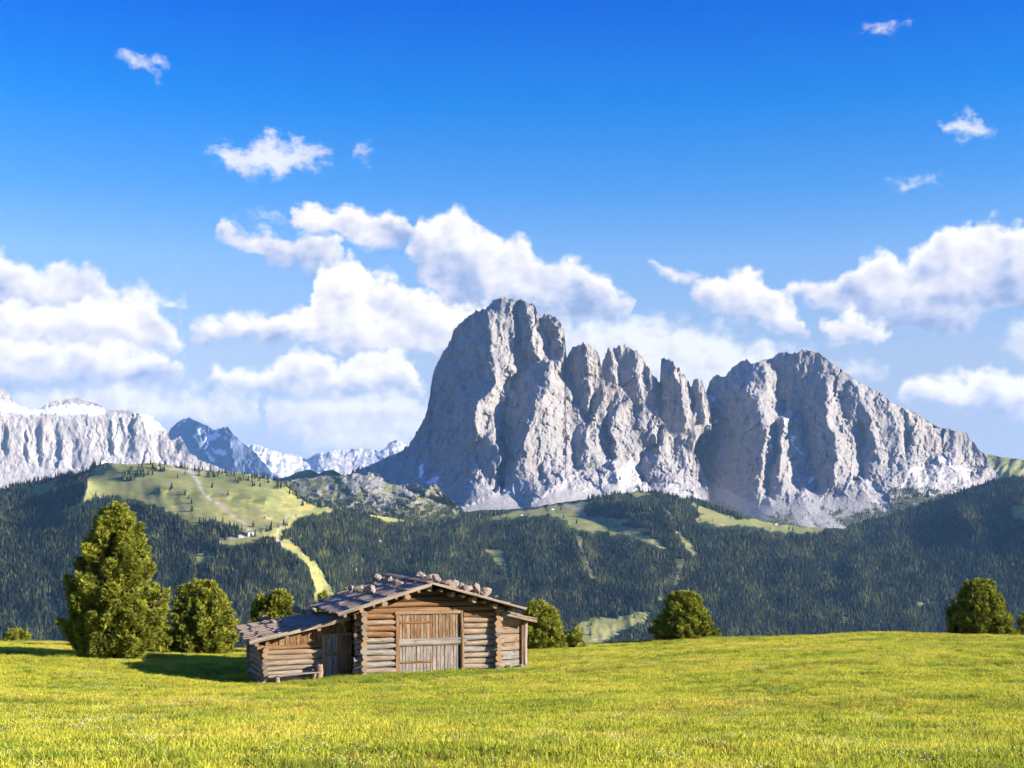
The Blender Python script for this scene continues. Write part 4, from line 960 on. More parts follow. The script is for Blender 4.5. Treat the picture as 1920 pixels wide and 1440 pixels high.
def plank_mesh(seed, seg=3):
    """board of length 1 (x), width 1 (y), thickness 1 (z) with worn uneven ends and edges"""
    rng = random.Random(seed); co, f = [], []
    for i in range(seg+1):
        x = i/seg
        e = rng.uniform(-0.012, 0.012); w0 = -0.5+rng.uniform(0, 0.05); w1 = 0.5-rng.uniform(0, 0.05)
        s0, s1 = rng.uniform(-.018, .018) if i in (0, seg) else 0, rng.uniform(-.018, .018) if i in (0, seg) else 0
        zc = rng.uniform(-.08, .08)
        co += [(x+s0, w0, zc-0.42), (x+s1, w1, zc-0.42+e), (x+s1, w1-0.03, zc+0.5), (x+s0, w0+0.03, zc+0.5)]
    for i in range(seg):
        a, b = i*4, i*4+4
        for k in range(4): f.append((a+k, b+k, b+(k+1) % 4, a+(k+1) % 4))
    f += [(0, 1, 2, 3), (seg*4+3, seg*4+2, seg*4+1, seg*4)]
    me = bpy.data.meshes.new('plank'); me.from_pydata(co, [], f)
    return me
_lm, _pm = {}, {}
def _variant(cache, maker, mat, k, two):
    key = (mat.name, k)
    if key not in cache:
        me = maker(k); me.materials.append(mat)
        if two: me.materials.append(W_ENDS)
        cache[key] = me
    return cache[key]
RNG = random.Random(11)
def frame(x, up):
    x = x.normalized()
    if abs(up.normalized().dot(x)) > 0.999: up = Vector((0, -1, 0.1))
    z = (up-x*up.dot(x)).normalized(); y = z.cross(x)
    return Matrix((x, y, z)).transposed()
def place(name, me, parent, p0, p1, w, t, up, roll=0.0):
    o = bpy.data.objects.new(name, me); COL.objects.link(o); o.parent = parent
    d = p1-p0
    R_ = frame(d, up)@Matrix.Rotation(roll, 3, 'X')
    o.matrix_local = Matrix.Translation(p0)@R_.to_4x4()@Matrix.Diagonal((d.length, w, t, 1.0))
    return o
V = Vector
def log(parent, p0, p1, r, mat, name='log'):
    return place(name, _variant(_lm, log_mesh, mat, RNG.randrange(6), True), parent, V(p0), V(p1), r, r, V((0, 0, 1)), RNG.uniform(0, 6.28))
def plank(parent, p0, p1, w, t, mat, up=(0, 0, 1), name='plank'):
    return place(name, _variant(_pm, plank_mesh, mat, RNG.randrange(6), False), parent, V(p0), V(p1), w, t, V(up))
def box_mesh(name, lo, hi, mat):
    (x0, y0, z0), (x1, y1, z1) = lo, hi
    co = [(x0, y0, z0), (x1, y0, z0), (x1, y1, z0), (x0, y1, z0), (x0, y0, z1), (x1, y0, z1), (x1, y1, z1), (x0, y1, z1)]
    me = bpy.data.meshes.new(name); me.from_pydata(co, [], [(3, 2, 1, 0), (4, 5, 6, 7), (0, 1, 5, 4), (1, 2, 6, 5), (2, 3, 7, 6), (3, 0, 4, 7)])
    me.materials.append(mat); return me
def prism_mesh(name, prof, y0, y1, mat):
    """profile in (x, z) drawn through from y0 to y1"""
    n = len(prof); co = [(x, y0, z) for x, z in prof]+[(x, y1, z) for x, z in prof]
    f = [tuple(range(n)), tuple(reversed(range(n, 2*n)))]+[(i+n, (i+1) % n+n, (i+1) % n, i) for i in range(n)]
    me = bpy.data.meshes.new(name); me.from_pydata(co, [], f); me.materials.append(mat); return me

hut = bpy.data.objects.new('log_hut', None); COL.objects.link(hut)
hut.location = HUT_P; hut.rotation_euler = (0, 0, HUT_A)
hut['label'] = 'weathered log hay hut with lean-to sheds and stone weighted shingle roof in the meadow'; hut['category'] = 'hut'
def part(name, me, parent=None):
    o = bpy.data.objects.new(name, me); COL.objects.link(o); o.parent = parent or hut; return o

# roof planes: ridge at x = 2.69, front edge at y = YF
XR, ZR, XL, ZL, XE, ZE, YF = 2.69, 3.70, -1.145, 2.56, 6.79, 2.58, -0.82
def roof_z(x): return ZR-(XR-x)*(ZR-ZL)/(XR-XL) if x < XR else ZR-(x-XR)*(ZR-ZE)/(XE-XR)
def wmat(z, lo=0.55, hi=1.75):
    """boards under the eaves kept their orange-brown, those below are bleached"""
    t = (z-lo)/(hi-lo)+RNG.uniform(-.45, .45)
    return (W_GREY if RNG.random() < .6 else W_SILVER) if t < 0.5 else (W_TAN if t < 1.15 else W_ORANGE)
# main room
wall = part('front_wall', prism_mesh('front_wall', [(0.02, -0.15), (5.78, -0.15), (5.78, 2.35), (4.9, 2.75), (2.69, 3.32), (0.6, 2.75), (0.02, 2.35)], 0.05, 0.16, W_DARK))
R0 = 0.121; NZ = 10
for k in range(NZ):
    z = 0.12+k*0.246; m = wmat(z)
    ext = RNG.uniform(0.28, 0.42)
    log(wall, (-ext, 0, z), (1.38, 0, z+RNG.uniform(-.01, .01)), R0*RNG.uniform(.93, 1.06), m)
    m = wmat(z)
    log(wall, (4.34, 0, z), (5.8+RNG.uniform(0.22, 0.40), 0, z), R0*RNG.uniform(.93, 1.06), m)
z = 0.12+NZ*0.246
for k, (x0, x1) in enumerate([(-0.45, 6.2), (-0.15, 5.9), (0.55, 5.0), (1.55, 4.0)]):
    zz = z+k*0.235
    xm = RNG.uniform(2.3, 3.1)
    log(wall, (x0, 0, zz), (x1, 0, zz), R0*0.96, W_ORANGE if k < 2 else W_DARK)
lw = part('side_wall', box_mesh('side_wall', (-0.06, 0.17, -0.1), (0.06, 5.0, 2.5), W_DARK)); rw = part('side_wall', box_mesh('side_wall', (5.74, 0.17, -0.1), (5.86, 5.0, 2.5), W_DARK)); bw = part('back_wall', box_mesh('back_wall', (0.07, 4.94, -0.1), (5.73, 5.06, 2.6), W_DARK))
for k in range(NZ+1):
    z = 0.0+k*0.246
    log(lw, (0, -RNG.uniform(0.26, 0.40), z), (0, 5.3, z), R0*RNG.uniform(.92, 1.12), W_GREY if RNG.random() < .6 else W_TAN)
    log(rw, (5.8, -RNG.uniform(0.26, 0.42), z), (5.8, 5.3, z), R0*RNG.uniform(.92, 1.12), W_GREY if RNG.random() < .5 else W_TAN)
    if k < NZ: log(bw, (-0.3, 5.0, z+0.12), (6.1, 5.0, z+0.12), R0, W_GREY)
# main door
door = part('door', box_mesh('door', (1.55, 0.0, 0.02), (4.15, 0.045, 2.40), W_DARK))
door['label'] = 'wide two part plank door with a heavy cross rail'
def boards(x0, x1, z0, z1, y, mats, parent, w=0.19, name='plank'):
    x = x0
    while x < x1-0.05:
        ww = min(w*RNG.uniform(0.72, 1.25), x1-x)
        if x1-(x+ww) < 0.06: ww = x1-x
        plank(parent, (x+ww/2, y+RNG.uniform(-.012, .012), z0+RNG.uniform(0, .02)), (x+ww/2+RNG.uniform(-.008, .008), y+RNG.uniform(-.012, .012), z1-RNG.uniform(0, .02)), ww*0.96, 0.03, RNG.choice(mats), up=(0, -1, 0), name=name)
        x += ww
boards(1.56, 2.98, 1.36, 2.40, -0.03, [W_DOOR, W_DOOR, W_TAN, W_ORANGE, W_DOOR], door, 0.15)
boards(2.98, 4.14, 1.36, 2.40, -0.045, [W_DOOR, W_DOOR, W_TAN, W_TAN], door, 0.15)
boards(1.56, 2.98, 0.0, 1.15, -0.03, [W_SILVER, W_SILVER, W_SILVER, W_GREY], door, 0.15)
boards(2.98, 4.14, 0.0, 1.15, -0.045, [W_SILVER, W_SILVER, W_SILVER, W_GREY], door, 0.15)
plank(door, (1.52, -0.09, 1.265), (4.42, -0.10, 1.275), 0.26, 0.07, W_SILVER, up=(0, -1, 0), name='cross_rail')
plank(door, (1.55, -0.075, 2.07), (2.98, -0.075, 2.08), 0.085, 0.04, W_ORANGE, up=(0, -1, 0), name='batten')
plank(door, (1.55, -0.075, 0.42), (2.98, -0.075, 0.43), 0.085, 0.04, W_ORANGE, up=(0, -1, 0), name='batten')
plank(door, (1.52, -0.085, 1.12), (4.42, -0.09, 1.11), 0.05, 0.05, W_DOOR, up=(0, -1, 0), name='batten')
plank(hut, (1.46, -0.06, -0.05), (1.46, -0.06, 2.42), 0.17, 0.12, W_ORANGE, up=(0, -1, 0), name='door_post')
log(hut, (4.27, -0.09, -0.05), (4.24, -0.07, 2.55), 0.085, W_DOOR, 'door_post')
plank(hut, (1.36, -0.075, 2.47), (4.16, -0.075, 2.46), 0.13, 0.12, W_TAN, up=(0, -1, 0), name='lintel')

# left shed
SX, SY, SB = -3.88, 1.0, -0.36
shed = part('shed_wall', prism_mesh('shed_wall', [(SX+0.02, SB-.1), (-0.3, SB-.1), (-0.3, 2.12), (SX+0.02, 1.36)], SY+0.05, SY+0.15, W_DARK))
def shed_z(x, y=0.5): return 1.46+(x+4.47)*(2.29-1.46)/(3.94)+0.30*(y-0.5)/3.8*max(0.0, (-0.5-x)/4.0)
zk = SB+0.08; k = 0
while zk < 1.18:
    r = RNG.uniform(0.098, 0.125)
    m = W_ORANGE if zk > 1.0 else (W_GREY if zk < 0.5 else RNG.choice([W_GREY, W_TAN]))
    log(shed, (SX-RNG.uniform(0.1, 0.3), SY, zk+r), (-1.50, SY, zk+r+RNG.uniform(0, .02)), r, m)
    zk += 2*r*0.95
sw = part('shed_side_wall', box_mesh('shed_side_wall', (SX-0.05, SY+0.16, SB-.1), (SX+0.05, 4.1, 1.3), W_DARK))
for k in range(7):
    zz = SB+0.05+k*0.225
    log(sw, (SX, SY-RNG.uniform(0.22, 0.36), zz), (SX, 4.3, zz), RNG.uniform(0.10, 0.12), W_GREY)
sbk = part('shed_back_wall', box_mesh('shed_back_wall', (SX+0.06, 4.05, SB-.1), (-0.15, 4.15, 1.5), W_DARK))
for k in range(8):
    zz = SB+0.15+k*0.225
    log(sbk, (SX-0.2, 4.1, zz), (-0.15, 4.1, zz), 0.112, W_GREY)
x = SX+0.05
while x < -0.45:                                               # upright boards under the shed roof
    ww = RNG.uniform(0.16, 0.30); top = shed_z(x+ww/2, SY)-0.07
    if top > 1.24: plank(shed, (x+ww/2, SY-0.03+RNG.uniform(-.01, .01), 1.18 if x < -1.5 else 1.55), (x+ww/2, SY-0.03, top), ww*0.97, 0.03, RNG.choice([W_ORANGE, W_ORANGE, W_DOOR]), up=(0, -1, 0), name='board')
    x += ww
plank(hut, (-1.43, SY-0.06, SB-.05), (-1.43, SY-0.06, 1.62), 0.16, 0.12, W_TAN, up=(0, -1, 0), name='door_post')
plank(hut, (-0.30, SY-0.04, SB-.05), (-0.30, SY-0.04, 1.62), 0.10, 0.10, W_ORANGE, up=(0, -1, 0), name='door_post')
plank(hut, (-1.5, SY-0.06, 1.56), (-0.26, SY-0.06, 1.58), 0.10, 0.10, W_TAN, up=(0, -1, 0), name='lintel')
sdoor = part('shed_door', box_mesh('shed_door', (-1.34, SY-0.01, SB+0.05), (-0.36, SY+0.03, 1.5), W_DARK))
boards(-1.34, -0.36, SB+0.03, 1.52, SY-0.035, [W_SILVER, W_DOOR, W_SILVER], sdoor, 0.24)
plank(sdoor, (-1.32, SY-0.07, 0.74), (-0.38, SY-0.07, 0.80), 0.15, 0.04, W_DOOR, up=(0, -1, 0), name='batten')

# right lean-to
lean = part('lean_to_wall', box_mesh('lean_to_wall', (6.02, 0.30, -0.1), (7.05, 0.40, 2.05), W_DARK))
zz = -0.05
for k in range(6):
    h = RNG.uniform(0.30, 0.40); 
    if zz+h > 2.12: h = 2.12-zz
    plank(lean, (5.98, 0.27+RNG.uniform(-.01, .01), zz+h/2), (7.02, 0.27, zz+h/2+RNG.uniform(-.015, .015)), h*0.97, 0.035, W_SILVER if k < 2 else W_TAN, up=(0, -1, 0), name='board')
    zz += h
plank(hut, (7.09, 0.24, -0.15), (7.09, 0.24, 2.02), 0.10, 0.12, W_ORANGE, up=(0, -1, 0), name='corner_post')
log(hut, (7.26, 0.32, -0.2), (7.24, 0.32, 1.98), 0.10, W_SILVER, 'corner_post')
ls = part('lean_to_side_wall', box_mesh('lean_to_side_wall', (7.10, 0.42, -0.1), (7.18, 3.9, 1.85), W_SILVER))
part('lean_to_back_wall', box_mesh('lean_to_back_wall', (5.95, 3.85, -0.1), (7.09, 3.95, 2.0), W_DARK))

# roofs: deck, purlins, shingles, barge boards
def slope(name, x0, z0, x1, z1, yf0, yb0, yf1, yb1, lift0=0.0, lift1=0.0, courses=5, wide=(0.24, 0.44), mat=W_SHINGLE):
    """roof slope from the upper edge (x0, z0) down to the eave (x1, z1); yf/yb front and back ends at each edge"""
    me = bpy.data.meshes.new(name)
    co = [V((x0, yf0+.04, z0)), V((x0, yb0-.04, z0+lift0)), V((x1, yb1-.04, z1+lift1)), V((x1, yf1+.04, z1))]
    dn = V((0, 0, -0.05))
    me.from_pydata([c+V((0, 0, -0.035)) for c in co]+[c+V((0, 0, -0.035))+dn for c in co], [], [(0, 1, 2, 3), (7, 6, 5, 4), (0, 4, 5, 1), (1, 5, 6, 2), (2, 6, 7, 3), (3, 7, 4, 0)])
    me.materials.append(W_DARK); deck = part(name, me)
    def P(u, v):     # u down the slope, v front to back
        a, b = co[0].lerp(co[3], u), co[1].lerp(co[2], u); return a.lerp(b, v)
    nrm = (co[3]-co[0]).cross(co[1]-co[0]).normalized()
    if nrm.z < 0: nrm = -nrm
    L_ = (co[3]-co[0]).length
    for c in range(courses):
        u0 = max(0.0, c/courses-0.03); u1 = min((c+1)/courses+0.06, 1.0+0.04/L_+0.02)
        v, depth = 0.0, (P(0.5, 1)-P(0.5, 0)).length
        while v < 1.0:
            w = RNG.uniform(*wide); dv = w/depth
            if v+dv > 0.985: dv = 1.0-v
            j = RNG.uniform(-.025, .03)
            a = P(u0, v+dv/2)+nrm*(0.004+RNG.uniform(0, .006)); b = P(u1+j, v+dv/2)+nrm*(0.055+RNG.uniform(-.008, .014))
            place('shingle', _variant(_pm, plank_mesh, mat, RNG.randrange(6), False), deck, a, b, dv*depth*0.985, 0.034, nrm+V((0, RNG.uniform(-.04, .04), 0)))
            v += dv
    return deck
slope('roof', XR, ZR, XL, ZL, YF, 6.2, YF, 5.0)
slope('roof', XR+0.02, ZR+0.06, XE, ZE, YF-0.02, 6.3, YF, 5.1, courses=5, wide=(0.4, 0.7))
slope('shed_roof', -0.45, 2.30, -4.47, 1.46, 0.42, 4.3, 0.42, 4.3, 0.0, 0.30, courses=6, wide=(0.3, 0.5))
slope('lean_to_roof', 5.95, 2.45, 7.58, 2.04, -0.12, 4.0, -0.16, 4.0, courses=2, wide=(0.3, 0.5))
plank(hut, (XR+0.02, YF-0.04, ZR-0.02), (XL-0.08, YF-0.05, ZL-0.03), 0.15, 0.045, W_GREY, up=(0, -1, 0), name='barge_board')
plank(hut, (XR+0.02, YF-0.045, ZR+0.03), (XE+0.04, YF-0.045, ZE), 0.09, 0.045, W_GREY, up=(0, -1, 0), name='barge_board')
plank(hut, (-0.45, 0.36, 2.27), (-4.52, 0.36, 1.42), 0.17, 0.045, W_GREY, up=(0, -1, 0), name='barge_board')
plank(hut, (5.98, -0.2, 2.38), (7.6, -0.22, 1.97), 0.13, 0.045, W_TAN, up=(0, -1, 0), name='barge_board')
plank(hut, (-4.50, 0.40, 1.40), (-4.50, 4.3, 1.70), 0.10, 0.04, W_GREY, name='eave_board')
plank(hut, (XR-0.05, YF-0.08, ZR+0.10), (XR-0.05, 6.4, ZR+0.09), 0.30, 0.03, W_SHINGLE, up=(-0.25, 0, 1), name='ridge_board')
for i, (x, r) in enumerate([(2.72, .12), (3.68, .115), (4.62, .11), (5.55, .10), (6.35, .085), (1.72, .115), (0.75, .11), (-0.2, .10), (-0.9, .07)]):
    zz = roof_z(x)-0.10-r
    log(hut, (x, YF+0.10+RNG.uniform(0, .12), zz), (x, 5.2, zz), r, W_GREY, 'purlin')
for x in (3.2, 4.15, 5.08, 2.2, 1.25, 0.3):
    zz = roof_z(x)-0.15; log(hut, (x, YF+0.12, zz), (x, 5.0, zz), 0.055, W_GREY, 'rafter_pole')
for x in (-4.25, -3.0, -1.7, -0.7):
    zz = shed_z(x)-0.20; log(hut, (x, 0.55, zz), (x, 4.2, zz+0.05), 0.075, W_TAN, 'purlin')

# stones that weigh the roofs down
def stone_material():
    m, T = new_mat('roof_stone'); tc = T.n('ShaderNodeTexCoord').outputs['Object']
    n = T.noise(tc, 5.0, 6.0, 0.7); rnd = T.n('ShaderNodeObjectInfo').outputs['Random']
    c = T.ramp(n, [(0.3, (0.08, 0.065, 0.055)), (0.52, (0.27, 0.22, 0.18)), (0.7, (0.42, 0.36, 0.31))])
    c = T.mix(T.mr(T.noise(tc, 2.0, 4.0, 0.6), 0.55, 0.68, 0.0, 0.6, True), c, (0.30, 0.19, 0.12))
    b = T.n('ShaderNodeBsdfPrincipled'); T.l(c, b.inputs['Base Color']); b.inputs['Roughness'].default_value = 0.95
    bp = T.n('ShaderNodeBump'); bp.inputs['Strength'].default_value = 0.8; bp.inputs['Distance'].default_value = 0.05
    T.l(n, bp.inputs['Height']); T.l(bp.outputs[0], b.inputs['Normal'])
    o = T.n('ShaderNodeOutputMaterial'); T.l(b.outputs[0], o.inputs['Surface']); return m
STONE = stone_material()
def stone_mesh(seed, name='roof_stone', mat=None):
    import bmesh
    bm = bmesh.new(); bmesh.ops.create_icosphere(bm, subdivisions=3, radius=1.0)
    rng = np.random.RandomState(seed); d = rng.normal(size=(17, 3)); d /= np.linalg.norm(d, axis=1)[:, None]; h = rng.uniform(0.42, 0.95, 17)
    for v in bm.verts:                                     # cut by random planes, then roughened
        c = np.array(v.co); t = d@c; k = np.where(t > 1e-3, h/np.maximum(t, 1e-3), 9).min()
        c = c*min(1.0, k)*(1+0.09*math.sin(7*c[0]+seed)*math.sin(6*c[1])*math.sin(8*c[2])+rng.uniform(-.05, .05))
        v.co = c
    me = bpy.data.meshes.new(name); bm.to_mesh(me); bm.free(); me.materials.append(mat or STONE); return me
hut_m = Matrix.Translation(HUT_P)@Matrix.Rotation(HUT_A, 4, 'Z'); hut_i = hut_m.inverted()
def on_slope(px, py, A_, B_, C_):
    """hut-space point where the sight line through a pixel meets the plane of three points"""
    o = hut_i@V((0, 0, CAMZ)); d = (hut_i@at(px, py, 60.0))-o
    n = (V(B_)-V(A_)).cross(V(C_)-V(A_)); t = n.dot(V(A_)-o)/n.dot(d); return o+d*t
LEFT = ((XR, 0, ZR), (XL, 0, ZL), (XR, 5, ZR)); SHED = ((-0.45, .42, 2.30), (-4.47, .42, 1.46), (-0.45, 4.3, 2.30))
_st = []
for i, (px, py, r) in enumerate([(704, 1092, .30), (729, 1096, .27), (747, 1101, .24)]): _st.append((on_slope(px, py, *LEFT), r, 'upper row on the left roof slope', i, 3))
for i, (px, py, r) in enumerate([(650, 1109, .13), (658, 1111, .20), (673, 1113, .24), (694, 1116, .30)]): _st.append((on_slope(px, py, *LEFT), r, 'lower row on the left roof slope', i, 4))
for i, (px, py, r) in enumerate([(497, 1166, .25), (500, 1175, .19), (512, 1176, .20)]): _st.append((on_slope(px, py, *SHED), r, 'low cluster on the left shed roof', i, 3))
for i, (px, py, r) in enumerate([(556, 1151, .22), (568, 1154, .19), (583, 1158, .27)]): _st.append((on_slope(px, py, *SHED), r, 'high cluster on the left shed roof', i, 3))
for i, (x, y, r) in enumerate([(3.25, 2.3, .28), (3.20, 1.70, .24), (3.30, 1.10, .29), (3.22, 0.50, .23), (3.15, -0.05, .25)]): _st.append((V((x, y, roof_z(x)+0.06)), r, 'row along the roof ridge', i, 5))
for i, (x, y, r) in enumerate([(3.50, -0.35, .20), (3.82, -0.30, .27), (4.15, -0.15, .20), (4.42, -0.35, .25), (4.80, -0.25, .30), (5.25, -0.3, .27), (5.64, -0.35, .14)]): _st.append((V((x, y, roof_z(x)+0.06)), r, 'row along the right roof edge', i, 7))
ORD = ['first', 'second', 'third', 'fourth', 'fifth', 'sixth', 'seventh']
for j, (p, r, where, i, n) in enumerate(_st):
    o = link('roof_stone', stone_mesh(50+j))
    q = hut_m@(p+V((0, 0, 0.07+r*0.46)))
    o.location = q; o.scale = (r*RNG.uniform(1.05, 1.5), r*RNG.uniform(.9, 1.2), r*RNG.uniform(.7, 1.0)); o.rotation_euler = (RNG.uniform(-.3, .3), RNG.uniform(-.3, .3), RNG.uniform(0, 6))
    o['category'] = 'stone'; o['group'] = 'stones weighing down the hut roof'
    o['label'] = 'pale rough stone, %s from left in the %s' % (ORD[i], where)

# bench plank and chopping block in front of the shed
bench = bpy.data.objects.new('bench', None); COL.objects.link(bench); bench.parent = None
bench.matrix_world = hut_m@Matrix.Translation((-3.75, SY-0.45, gz(*(hut_m@V((-2.8, SY-0.45, 0)))[:2])-HUT_P.z))
bench['label'] = 'low grey plank bench along the shed logs'; bench['category'] = 'bench'
plank(bench, (0, 0, 0.36), (2.15, 0.02, 0.44), 0.24, 0.05, W_SILVER, name='seat')
log(bench, (0.35, 0.05, -0.1), (0.35, 0.05, 0.35), 0.09, W_GREY, 'leg'); log(bench, (1.85, 0.05, -0.1), (1.85, 0.05, 0.40), 0.10, W_TAN, 'leg')
q = hut_m@V((-1.72, SY-0.40, 0)); q.z = gz(q.x, q.y)-0.05
stump = log(None, q, q+V((0.07, 0.05, 0.72)), 0.14, W_TAN, 'wooden_block')
stump['label'] = 'short upright log leaning beside the shed door'; stump['category'] = 'log'
# loose foundation stones along the foot of the walls
for j, (x, y) in enumerate([(-3.9, SY-.30), (-3.3, SY-.16), (-2.6, SY-.14), (-0.05, -.36), (0.55, -.14), (1.1, -.15), (4.6, -.15), (5.2, -.14), (5.85, -.42), (6.4, .12), (6.95, .10), (7.3, .20)]):
    o = part('foundation_stone', stone_mesh(150+j, 'foundation_stone')); w_ = hut_m@V((x, y, 0)); r = RNG.uniform(.12, .2)
    o.location = (x, y, gz(w_.x, w_.y)-HUT_P.z+r*0.25); o.scale = (r*1.4, r, r*.8); o.rotation_euler = (0, 0, RNG.uniform(0, 6))

# ------------------------------------------------------------------ stone pines
def needle_material():
    m, T = new_mat('pine_needles')
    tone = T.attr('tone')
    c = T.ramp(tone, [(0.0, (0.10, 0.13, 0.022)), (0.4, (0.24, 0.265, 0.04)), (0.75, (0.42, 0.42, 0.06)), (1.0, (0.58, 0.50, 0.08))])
    d = T.n('ShaderNodeBsdfDiffuse'); T.l(c, d.inputs['Color'])
    t = T.n('ShaderNodeBsdfTranslucent'); T.l(c, t.inputs['Color'])
    mx = T.n('ShaderNodeMixShader'); mx.inputs[0].default_value = 0.22; T.l(d.outputs[0], mx.inputs[1]); T.l(t.outputs[0], mx.inputs[2])
    o = T.n('ShaderNodeOutputMaterial'); T.l(mx.outputs[0], o.inputs['Surface']); return m
def bark_material():
    m, T = new_mat('pine_bark'); tc = T.n('ShaderNodeTexCoord').outputs['Object']
    n = T.noise(T.vm('MULTIPLY', tc, (9, 9, 3)), 1.0, 5.0, 0.65)
    c = T.ramp(n, [(0.3, (0.04, 0.03, 0.024)), (0.6, (0.14, 0.10, 0.075)), (0.75, (0.23, 0.17, 0.13))])
    b = T.n('ShaderNodeBsdfPrincipled'); T.l(c, b.inputs['Base Color']); b.inputs['Roughness'].default_value = 0.95
    o = T.n('ShaderNodeOutputMaterial'); T.l(b.outputs[0], o.inputs['Surface']); return m
NEEDLE, BARK = needle_material(), bark_material()
def unit(v): return v/np.maximum(np.linalg.norm(v, axis=-1, keepdims=True), 1e-9)
def tufts(pos, dirs, size, tone, rng, nn=11):
    """needle tufts: nn pointed needles fanning round each direction"""
    n = len(pos); dirs = unit(dirs)
    a = unit(np.cross(dirs, rng.normal(size=(n, 3)))); b = np.cross(dirs, a)
    ph = rng.uniform(0, 6.28, (n, nn)); sp = rng.uniform(0.15, 0.95, (n, nn))
    D = unit(dirs[:, None]*1.0+sp[..., None]*(np.cos(ph)[..., None]*a[:, None]+np.sin(ph)[..., None]*b[:, None]))
    ln = size[:, None]*rng.uniform(0.7, 1.15, (n, nn))
    base = pos[:, None]+dirs[:, None]*(rng.uniform(-.5, .35, (n, nn))*size[:, None])[..., None]
    side = unit(np.cross(D, rng.normal(size=(n, nn, 3))))*(0.15*size[:, None])[..., None]
    co = np.stack([base-side, base+side, base+D*ln[..., None]], 2).reshape(-1, 3)
    tn = np.repeat(np.clip(tone[:, None]+rng.normal(0, .08, (n, nn)), 0, 1).ravel(), 3)
    return co, tn
def tube(pts, rad, n=6):
    co, q = [], []
    for i, p in enumerate(pts):
        d = (pts[min(i+1, len(pts)-1)]-pts[max(i-1, 0)]); d = d/np.linalg.norm(d)
        a = np.cross(d, [0.3, 0.9, 0.2]); a /= np.linalg.norm(a); b = np.cross(d, a)
        for k in range(n): co.append(p+rad[i]*(math.cos(6.2832*k/n)*a+math.sin(6.2832*k/n)*b))
    for i in range(len(pts)-1):
        for k in range(n): q.append((i*n+k, i*n+(k+1) % n, (i+1)*n+(k+1) % n, (i+1)*n+k))
    return co, q
def stone_pine(label, px, py, Y, height, profile, n_plume, seed, tops=((0, 0, 1.0),), lean=(0, 0), group='stone pines on the meadow', tsize=0.165, dens=62, bright=0.0, name='pine_tree'):
    """profile: half width (m) against height fraction; tops: leaders (dx, dy, height fraction)"""
    rng = np.random.default_rng(seed)
    b = at(px, py, Y); gzv = gz(b.x, b.y)
    root = bpy.data.objects.new(name, None); COL.objects.link(root); root.location = (b.x, b.y, gzv-0.05)
    root['label'] = label; root['category'] = 'tree' if name == 'pine_tree' else 'shrub'; root['group'] = group
    height = height+(CAMZ+(HY-py)/F*Y-gzv)
    fs = np.array([p[0] for p in profile]); rs = np.array([p[1] for p in profile])
    P_, D_, S_, T_ = [], [], [], []
    bco, bq = [], []
    tr_pts = [np.array([lean[0]*f*height, lean[1]*f*height, f*height]) for f in np.linspace(0, 0.93*max(t[2] for t in tops), 8)]
    tr_rad = [0.045*height*0.75*(1-f)**0.8+0.015 for f in np.linspace(0, 0.96, 8)]
    c_, q_ = tube(tr_pts, tr_rad, 8); bco += c_; bq += q_
    for k in range(n_plume):
        f = (k+rng.random())/n_plume
        f = 0.03+0.93*f**1.08
        ti = tops[rng.integers(len(tops))]
        ft = f*ti[2]
        th = rng.uniform(0, 6.2832)+k*2.4
        R_ = np.interp(f, fs, rs); u = rng.uniform(0.60, 0.93)+(0.16 if rng.random() < 0.14 else 0.0) if rng.random() < 0.82 else rng.uniform(0.1, 0.6)
        mul = 1.0-(1.0-1.0/math.sqrt(len(tops)))*min(1.0, max(0.0, (f-0.35)/0.5))
        wtop = max(0.0, (f-0.25)/0.75)
        c = np.array([ti[0]*wtop+R_*mul*u*math.cos(th)+lean[0]*f*height, ti[1]*wtop+R_*mul*u*math.sin(th)*0.95+lean[1]*f*height, ft*height])
        out = np.array([math.cos(th), math.sin(th), 0.0])
        up = 0.75+0.9*f
        ax = unit(out*(1.0-0.55*f)*u+np.array([0, 0, up])+rng.normal(0, .14, 3))
        L_ = (0.115+0.10*rng.random())*height*(1.0-0.35*f); L_ = min(max(L_, 0.50), 1.25)
        r = L_*rng.uniform(0.22, 0.33)
        m = int(0.62*dens*(L_/0.6)*(r/0.17)); m = max(m, 16)
        t = rng.random(m)**0.85; a_ = unit(np.cross(ax, [0.2, 0.7, 0.1])); b_ = np.cross(ax, a_)
        ph = rng.uniform(0, 6.2832, m)
        rad = r*np.sqrt(np.clip(1-(2*t-0.85)**2*0.95, 0.02, 1))*rng.uniform(0.65, 1.05, m)
        radial = np.cos(ph)[:, None]*a_+np.sin(ph)[:, None]*b_
        pos = c+ax*((t-0.35)*L_)[:, None]+radial*rad[:, None]
        keep = pos[:, 2] > 0.02
        P_.append(pos[keep]); D_.append((radial*0.8+ax*0.7+np.array([0, 0, 0.35])+rng.normal(0, .18, (m, 3)))[keep]); S_.append((tsize*rng.uniform(0.75, 1.25, m))[keep])
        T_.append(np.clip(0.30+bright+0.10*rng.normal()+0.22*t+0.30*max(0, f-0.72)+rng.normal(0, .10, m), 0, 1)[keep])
        s0 = np.array([lean[0]*f*height+ti[0]*wtop*0.4, ti[1]*wtop*0.4, max(0.05, ft*height-0.5*R_*u-0.15)])
        c_, q_ = tube([s0, s0*0.45+c*0.55-np.array([0, 0, 0.06]), c, c+ax*L_*0.5], [0.030+0.004*height, 0.026, 0.018, 0.006], 4)
        n0 = len(bco); bco += c_; bq += [tuple(n0+i for i in g) for g in q_]
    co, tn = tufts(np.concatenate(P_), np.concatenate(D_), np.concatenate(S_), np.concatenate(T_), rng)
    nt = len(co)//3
    cr = bpy.data.objects.new('crown', mesh_from('crown', co, tris=np.arange(nt*3).reshape(-1, 3), mat=NEEDLE, attrs={'tone': tn})); COL.objects.link(cr); cr.parent = root
